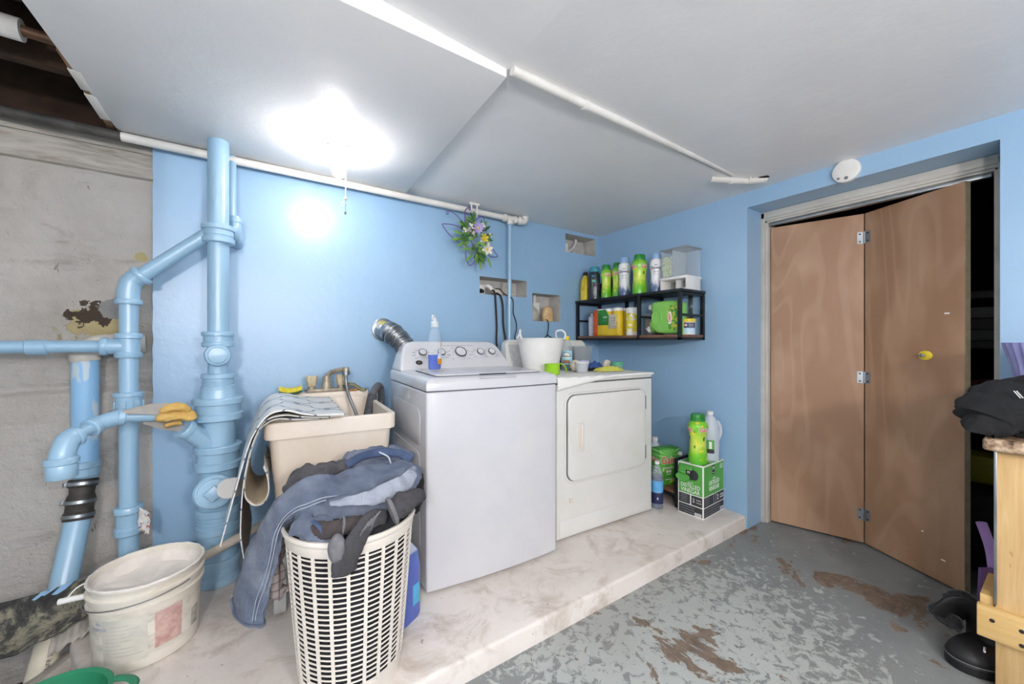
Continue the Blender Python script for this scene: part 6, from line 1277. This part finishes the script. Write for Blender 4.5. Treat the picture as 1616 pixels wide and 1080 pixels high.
# shovel
t = thing('dirty_shovel', 'black dirt-caked shovel lying behind the bucket', 'shovel', (-.4, 2.12, .1))
k = NT('caked_black_steel'); k.col(k.ramp(k.noise(11, detail=9, rough=.75, dist=.5), [(.36, '#1d1d1e'), (.48, '#3a3936'), (.56, '#7d7866'), (.7, '#98927e')])); k.set(Roughness=.75); k.bump(k.noise(40, detail=8), .5, .006); CAKE = k.m
TL, TR, BL, BR_ = Vector((-.82, 2.155, .262)), Vector((-.470, 2.125, .300)), Vector((-.80, 2.03, .095)), Vector((-.470, 2.050, .200))
def blade(u, v):
    p = TL.lerp(TR, u).lerp(BL.lerp(BR_, u), v); bowl = .035 * math.sin(PI * v); edge = .018 * nz(u * 5, 3, 0) * (v > .9) + .006 * nz(u * 14, 1, 0) * (v > .9)
    return p + Vector((0, .75, -.45)) * bowl + Vector((0, -.3, -1)) * (edge + .018 * math.sin(u * PI) * v - .012 * math.sin(u * PI) * (1 - v) * -1.2)
G().grid(blade, 40, 18).out('blade', CAKE, t, world=True, ang=80, solid=.004)
hp = [(-.49, 2.108, .195), (-.40, 2.135, .215), (-.31, 2.142, .225), (-.165, 2.132, .257), (.036, 2.108, .345), (.14, 2.095, .39)]
G().tube(catmull(hp, 6), .0185, 16).out('handle', M('worn_grey_handle', '#c9bfb1', '#b3a898', .6, ns=8), t, world=True)
g = G().cyl((-.50, 2.10, .19), (-.42, 2.128, .211), .024, .021, 16); g.out('socket', CAKE, t, world=True)
BPT = M('blue_paint_drip', '#8fb6d8', '#7fa8cc', .5)
for u0, v0, du, dv_ in ((.54, .0, .06, .12), (.61, .0, .05, .09), (.68, .0, .10, .15)):
    o_ = Vector((0, -.004, .003)); G().grid(lambda u, v: blade(u0 + du * u - .07 * v, v0 + dv_ * v * (1 - .5 * abs(u - .4))) + o_, 6, 5).out('paint_drip', BPT, t, world=True)
# torn edge of tarp beneath and plank beside the pit
g = G().grid(lambda u, v: (-.60 + .12 * u, 2.11 - .035 * v + .02 * nz(u * 6, v, 0),   .105 + .055 * u + .012 * nz(u * 9, v * 3, 2) - .05 * v), 24, 6); tag(g.out('paper_scrap', M('grey_sheet', '#b9b4ab', '#9f9a90', .8, ns=9), solid=.002), 'torn pale sheet sticking out below the shovel', 'sheet')
t = thing('old_plank', 'grimy plank lying at the left edge of platform', 'plank', (-.66, 2.05, -.05))
g = G().box(-.16, .16, -.06, .06, -.02, .02, .004); Mp = Matrix.Translation((-.66, 2.02, -.03)) @ Matrix.Rotation(R(38), 4, 'Z') @ Matrix.Rotation(R(-16), 4, 'Y') @ Matrix.Rotation(R(-20), 4, 'X'); g.v = [Mp @ p for p in g.v]; g.out('board', BEAM, t, world=True)
GRN = M('green_tub_plastic', '#2f8560', '#2a7a58', .4)
t = thing('green_basin', 'green plastic basin with slotted handle at the bottom edge', 'basin', (-.466, 1.573, PZ), R(60))
def gb(a, z):
    return 1.
G().lathe([(.100, .0), (.104, .004), (.126, .095), (.136, .102), (.138, .108), (.134, .110), (.124, .104), (.102, .010), (.001, .008)], 48, cap=False).out('bowl', GRN, t)
for a_ in (-70, 110):
    pts = [Vector((.128 + .062 * math.sin(PI * i / 12) ** .6, -.052 + .104 * i / 12, .106)) for i in range(13)]; g = G().tube(pts, .0085, 10, flat=(1.3, .7)); Ma = Matrix.Rotation(R(a_), 4, 'Z'); g.v = [Ma @ p for p in g.v]; g.out('handle', GRN, t)

# ================================================================== WORKBENCH CORNER ON THE RIGHT
k = NT('pine_board')
gr = k.noise(3, k.vec(sc=(14, 14, 1.1)), detail=7, dist=.4)
k.col(k.mix(k.ramp(k.noise(9, k.vec(sc=(3, 3, 1)), detail=3), [(.66, 0.), (.70, .6)]), k.ramp(gr, [(.3, '#c29a63'), (.6, '#d8b781'), (.8, '#e2c592')]), '#a3783f')); k.set(Roughness=.5); PINE = k.m
k = NT('pine_rail'); gr = k.noise(3, k.vec(sc=(14, 1.1, 14)), detail=7, dist=.4)
k.col(k.ramp(gr, [(.3, '#cfa665'), (.6, '#dcba7c'), (.8, '#e6cc96')])); k.set(Roughness=.5); PINER = k.m
k = NT('mottled_laminate'); k.col(k.ramp(k.noise(34, detail=7, rough=.7), [(.36, '#4c3b30'), (.46, '#9a8068'), (.58, '#c6ae92'), (.7, '#dccab0')])); k.set(Roughness=.3); LAM = k.m
k = NT('brown_laminate_top'); k.col(k.ramp(k.noise(5, k.vec(sc=(1, 12, 1)), detail=6), [(.3, '#6e5a48'), (.7, '#927a62')])); k.set(Roughness=.3); LAMT = k.m
BT = .865
t = thing('workbench', 'wooden workbench with laminate top by the closet door', 'workbench', (2.3, -.3, 0))
G().box(2.04, 2.585, -1.0, .187, BT - .044, BT - .002, .010, seg=3).out('worktop', LAM, t, world=True)
G().box(2.052, 2.585, -1.0, .180, BT - .003, BT, .001).out('laminate_surface', LAMT, t, world=True)
pg = G().box(2.075, 2.115, -.22, .162, 0, BT - .044, .003).out('leg_panel', PINE, t, world=True)
G().box(2.0735, 2.078, .158, .165, .30, BT - .046, .001).out('edge_strip', STEEL, t, world=True)
G().box(2.50, 2.54, -.95, .155, 0, BT - .044, .003).out('rear_panel', PINE, t, world=True)
Mr = Matrix.Translation((2.06, .20, .242)) @ Matrix.Rotation(R(3), 4, 'Z')
G().box(-.014, .014, -.75, .0, -.052, .052, .003, Mr).out('rail', PINER, t, world=True)
for y, z in ((-.033, .013), (-.093, .012), (-.093, -.034)):
    G().lathe([(.0065, 0), (.006, .002), (.002, .003)], 12, Mr @ Matrix.Translation((-.0135, y, z)) @ Matrix.Rotation(R(-90), 4, 'Y')).out('screw_head', M('dark_screw_%d' % int(100 * abs(y + z)), '#2a2726', None, .5), t, world=True)
G().box(2.085, 2.30, .166, .196, .265, .318, .002).out('cross_brace', PINER, t, world=True)
# hooded sweatshirt on the bench
k = NT('black_fleece'); k.col(k.ramp(k.noise(30, detail=6), [(.3, '#0f1011'), (.7, '#191a1c')])); k.set(Roughness=.95); k.bump(k.noise(220, detail=3), .4, .003); FLE = k.m
t = thing('black_hoodie', 'black hooded sweatshirt heaped on the bench corner', 'sweatshirt', (2.2, .06, BT))
def hood(u, v):
    a = 2 * PI * u; rr = v; cx, cy = 2.222, -.010
    x = .165 * rr * math.cos(a); y = .215 * rr * math.sin(a)
    x, y = x * .92 + y * .10, y
    q = 1 + .18 * nz(math.cos(a) * 1.4, math.sin(a) * 1.4, 2)
    z = .205 * max(0, 1 - rr ** 2.6) * (1 + .25 * nz(x * 7, y * 7, 1)) + .022 * abs(nz(x * 16 + y * 9, y * 5 - x * 4, 5)) * (1 - rr ** 6) + .004
    return (cx + x * q, cy + y * q, BT + z)
g = G().grid(hood, 96, 34, cu=True); g.f.append(tuple(i * 35 + 34 for i in range(96))); bd_ = g.out('body', FLE, t, world=True, ang=85)
cloth_tube([(2.345, -.08, .975), (2.29, .03, .998), (2.21, .118, .990), (2.12, .168, .955), (2.078, .190, .912)], lambda t_: (.095 - .015 * t_), lambda t_: .052 - .006 * t_, up=(-.5, -.3, .8), n=48, wamp=.22, seed=3.3, sub=10, wsc=3, fine=.16, ripple=(.012, 13.)).out('hood', FLE, t, world=True, ang=85)
cloth_tube([(2.32, -.10, .935), (2.22, .035, .940), (2.14, .11, .932), (2.080, .163, .912), (2.048, .193, .895), (2.045, .20, .880)], lambda t_: (.060 - .010 * t_) * taper(t_ * .9), lambda t_: .036, up=(-.6, -.3, .7), n=44, wamp=.26, seed=5.9, sub=9, wsc=3.5, fine=.2, ripple=(.011, 15.)).out('sleeve', FLE, t, world=True, ang=85)
cloth_tube([(2.25, -.14, .910), (2.17, -.03, .908), (2.13, .03, .905), (2.108, .075, .898)], lambda t_: .042 * taper(t_ * .9 + .05), lambda t_: .028, up=(-.6, -.3, .7), n=36, wamp=.26, seed=8.8, sub=9, wsc=4, fine=.2).out('cuff', FLE, t, world=True, ang=85)
cp = Vector((2.030, .178, 1.020))
for q in range(2):
    G().box(-.0012, .0012, -.0012, .0012, -.016, .016, 0, Matrix.Translation((2.093 + .007 * q, .118 - .005 * q, 1.012)) @ Matrix.Rotation(R(-35), 4, 'X') @ Matrix.Rotation(R(40), 4, 'Y')).out('zipper_mark', PAPER, t, world=True)
# pleated basket at the frame edge
t = thing('pleated_basket', 'translucent violet pleated basket behind the black sweatshirt', 'basket', (2.440, .070, BT))
g = G().lathe([(.058, 0), (.066, .12), (.084, .235), (.102, .305), (.105, .318), (.100, .318), (.080, .235), (.062, .12), (.054, .006), (.001, .004)], 96, cap=False, wob=lambda a, z: 1 + .022 * math.cos(24 * a)); g.out('bowl', M('violet_plastic', '#a9b4e4', '#8f7fc0', .2, alpha=.75), t)
G().lathe([(.045, .1), (.066, .24), (.072, .30), (.03, .315)], 24, wob=lambda a, z: 1 + .15 * nz(math.cos(a) * 2, math.sin(a) * 2, z * 9)).out('pink_contents', M('pink_cloth', '#b5456f', None, .8), t)
# purple dustpan behind the leg
t = thing('purple_dustpan', 'purple plastic dustpan standing behind the bench leg', 'dustpan', (2.40, .185, 0))
PURP = M('purple_plastic', '#6b4a86', '#5d3f78', .4)
G().prism([(-.07, 0), (.07, 0), (.055, .30), (-.055, .30)], -.004, .004, Matrix.Translation((2.40, .19, .004)) @ Matrix.Rotation(R(-35), 4, 'Z') @ FY).out('pan', PURP, t, world=True)
G().tube(catmull([(2.40, .19, .29), (2.425, .20, .36), (2.435, .215, .42), (2.43, .225, .46)], 6), .012, 10, flat=(1.3, .7)).out('handle', M('lilac_plastic', '#a584c4', None, .4), t, world=True)
# boot lying on the floor
BLKL = M('black_leather', '#1c1c1e', '#141416', .55); FUR = M('black_fur', '#121214', '#1b1b1e', 1., ns=60, bump=1., bs=160, sheen=.5)
t = thing('black_boot', 'black fur-lined ankle boot flopped over beside bench', 'boot', (2.20, .215, 0), 0)
def el(rx, ry, cx=2.205, cy=.205, n=36, rot=R(-35)): return [(cx + rx * math.cos(a) * math.cos(rot) - ry * math.sin(a) * math.sin(rot), cy + rx * math.cos(a) * math.sin(rot) + ry * math.sin(a) * math.cos(rot)) for a in [2 * PI * i / n for i in range(n)]]
loft([(el(.100, .066), .0), (el(.106, .072), .006), (el(.106, .072), .030), (el(.101, .067), .036)], True, True).out('sole', BLKL, t, world=True)
loft([(el(.103, .069), .034), (el(.105, .071), .040), (el(.098, .065), .060), (el(.075, .050, 2.208, .208), .080), (el(.045, .034, 2.215, .212), .092)], True, True).out('vamp', BLKL, t, world=True)
G().tube([Vector((x, y, .0385)) for x, y in el(.1055, .0715)], .0022, 6, closed=True).out('welt', M('grey_welt', '#6a6a6c', None, .5), t, world=True)
cloth_tube([(2.222, .205, .070), (2.238, .205, .110), (2.250, .212, .145), (2.254, .232, .172), (2.247, .258, .172), (2.236, .280, .150), (2.228, .296, .118)], lambda t_: .046 + .012 * t_, lambda t_: .011 + .006 * t_, up=(.8, -.5, 0), n=40, wamp=.15, seed=1.1, sub=8, fine=.1).out('shaft', BLKL, t, world=True, ang=85)
cloth_tube([(2.256, .222, .160), (2.262, .244, .192), (2.254, .270, .192), (2.244, .290, .172)], lambda t_: .050 * taper(t_ * .8 + .1), lambda t_: .020 * taper(t_ * .8 + .1), up=(.8, -.5, 0), n=36, wamp=.15, seed=4.4, sub=8, wsc=5, fine=.1).out('fur_back', FUR, t, world=True, ang=85)
cloth_tube([(2.234, .282, .148), (2.226, .298, .115), (2.222, .304, .098)], lambda t_: .058 * taper(t_ * .8 + .1), lambda t_: .018, up=(.8, -.5, 0), n=36, wamp=.15, seed=7.4, sub=8, wsc=5, fine=.1).out('fur_cuff', FUR, t, world=True, ang=85)
G().box(-.006, .006, -.004, .004, -.010, .010, .002, Matrix.Translation((2.166, .192, .086)) @ Matrix.Rotation(R(40), 4, 'Y')).out('zipper_pull', CHROME, t, world=True)
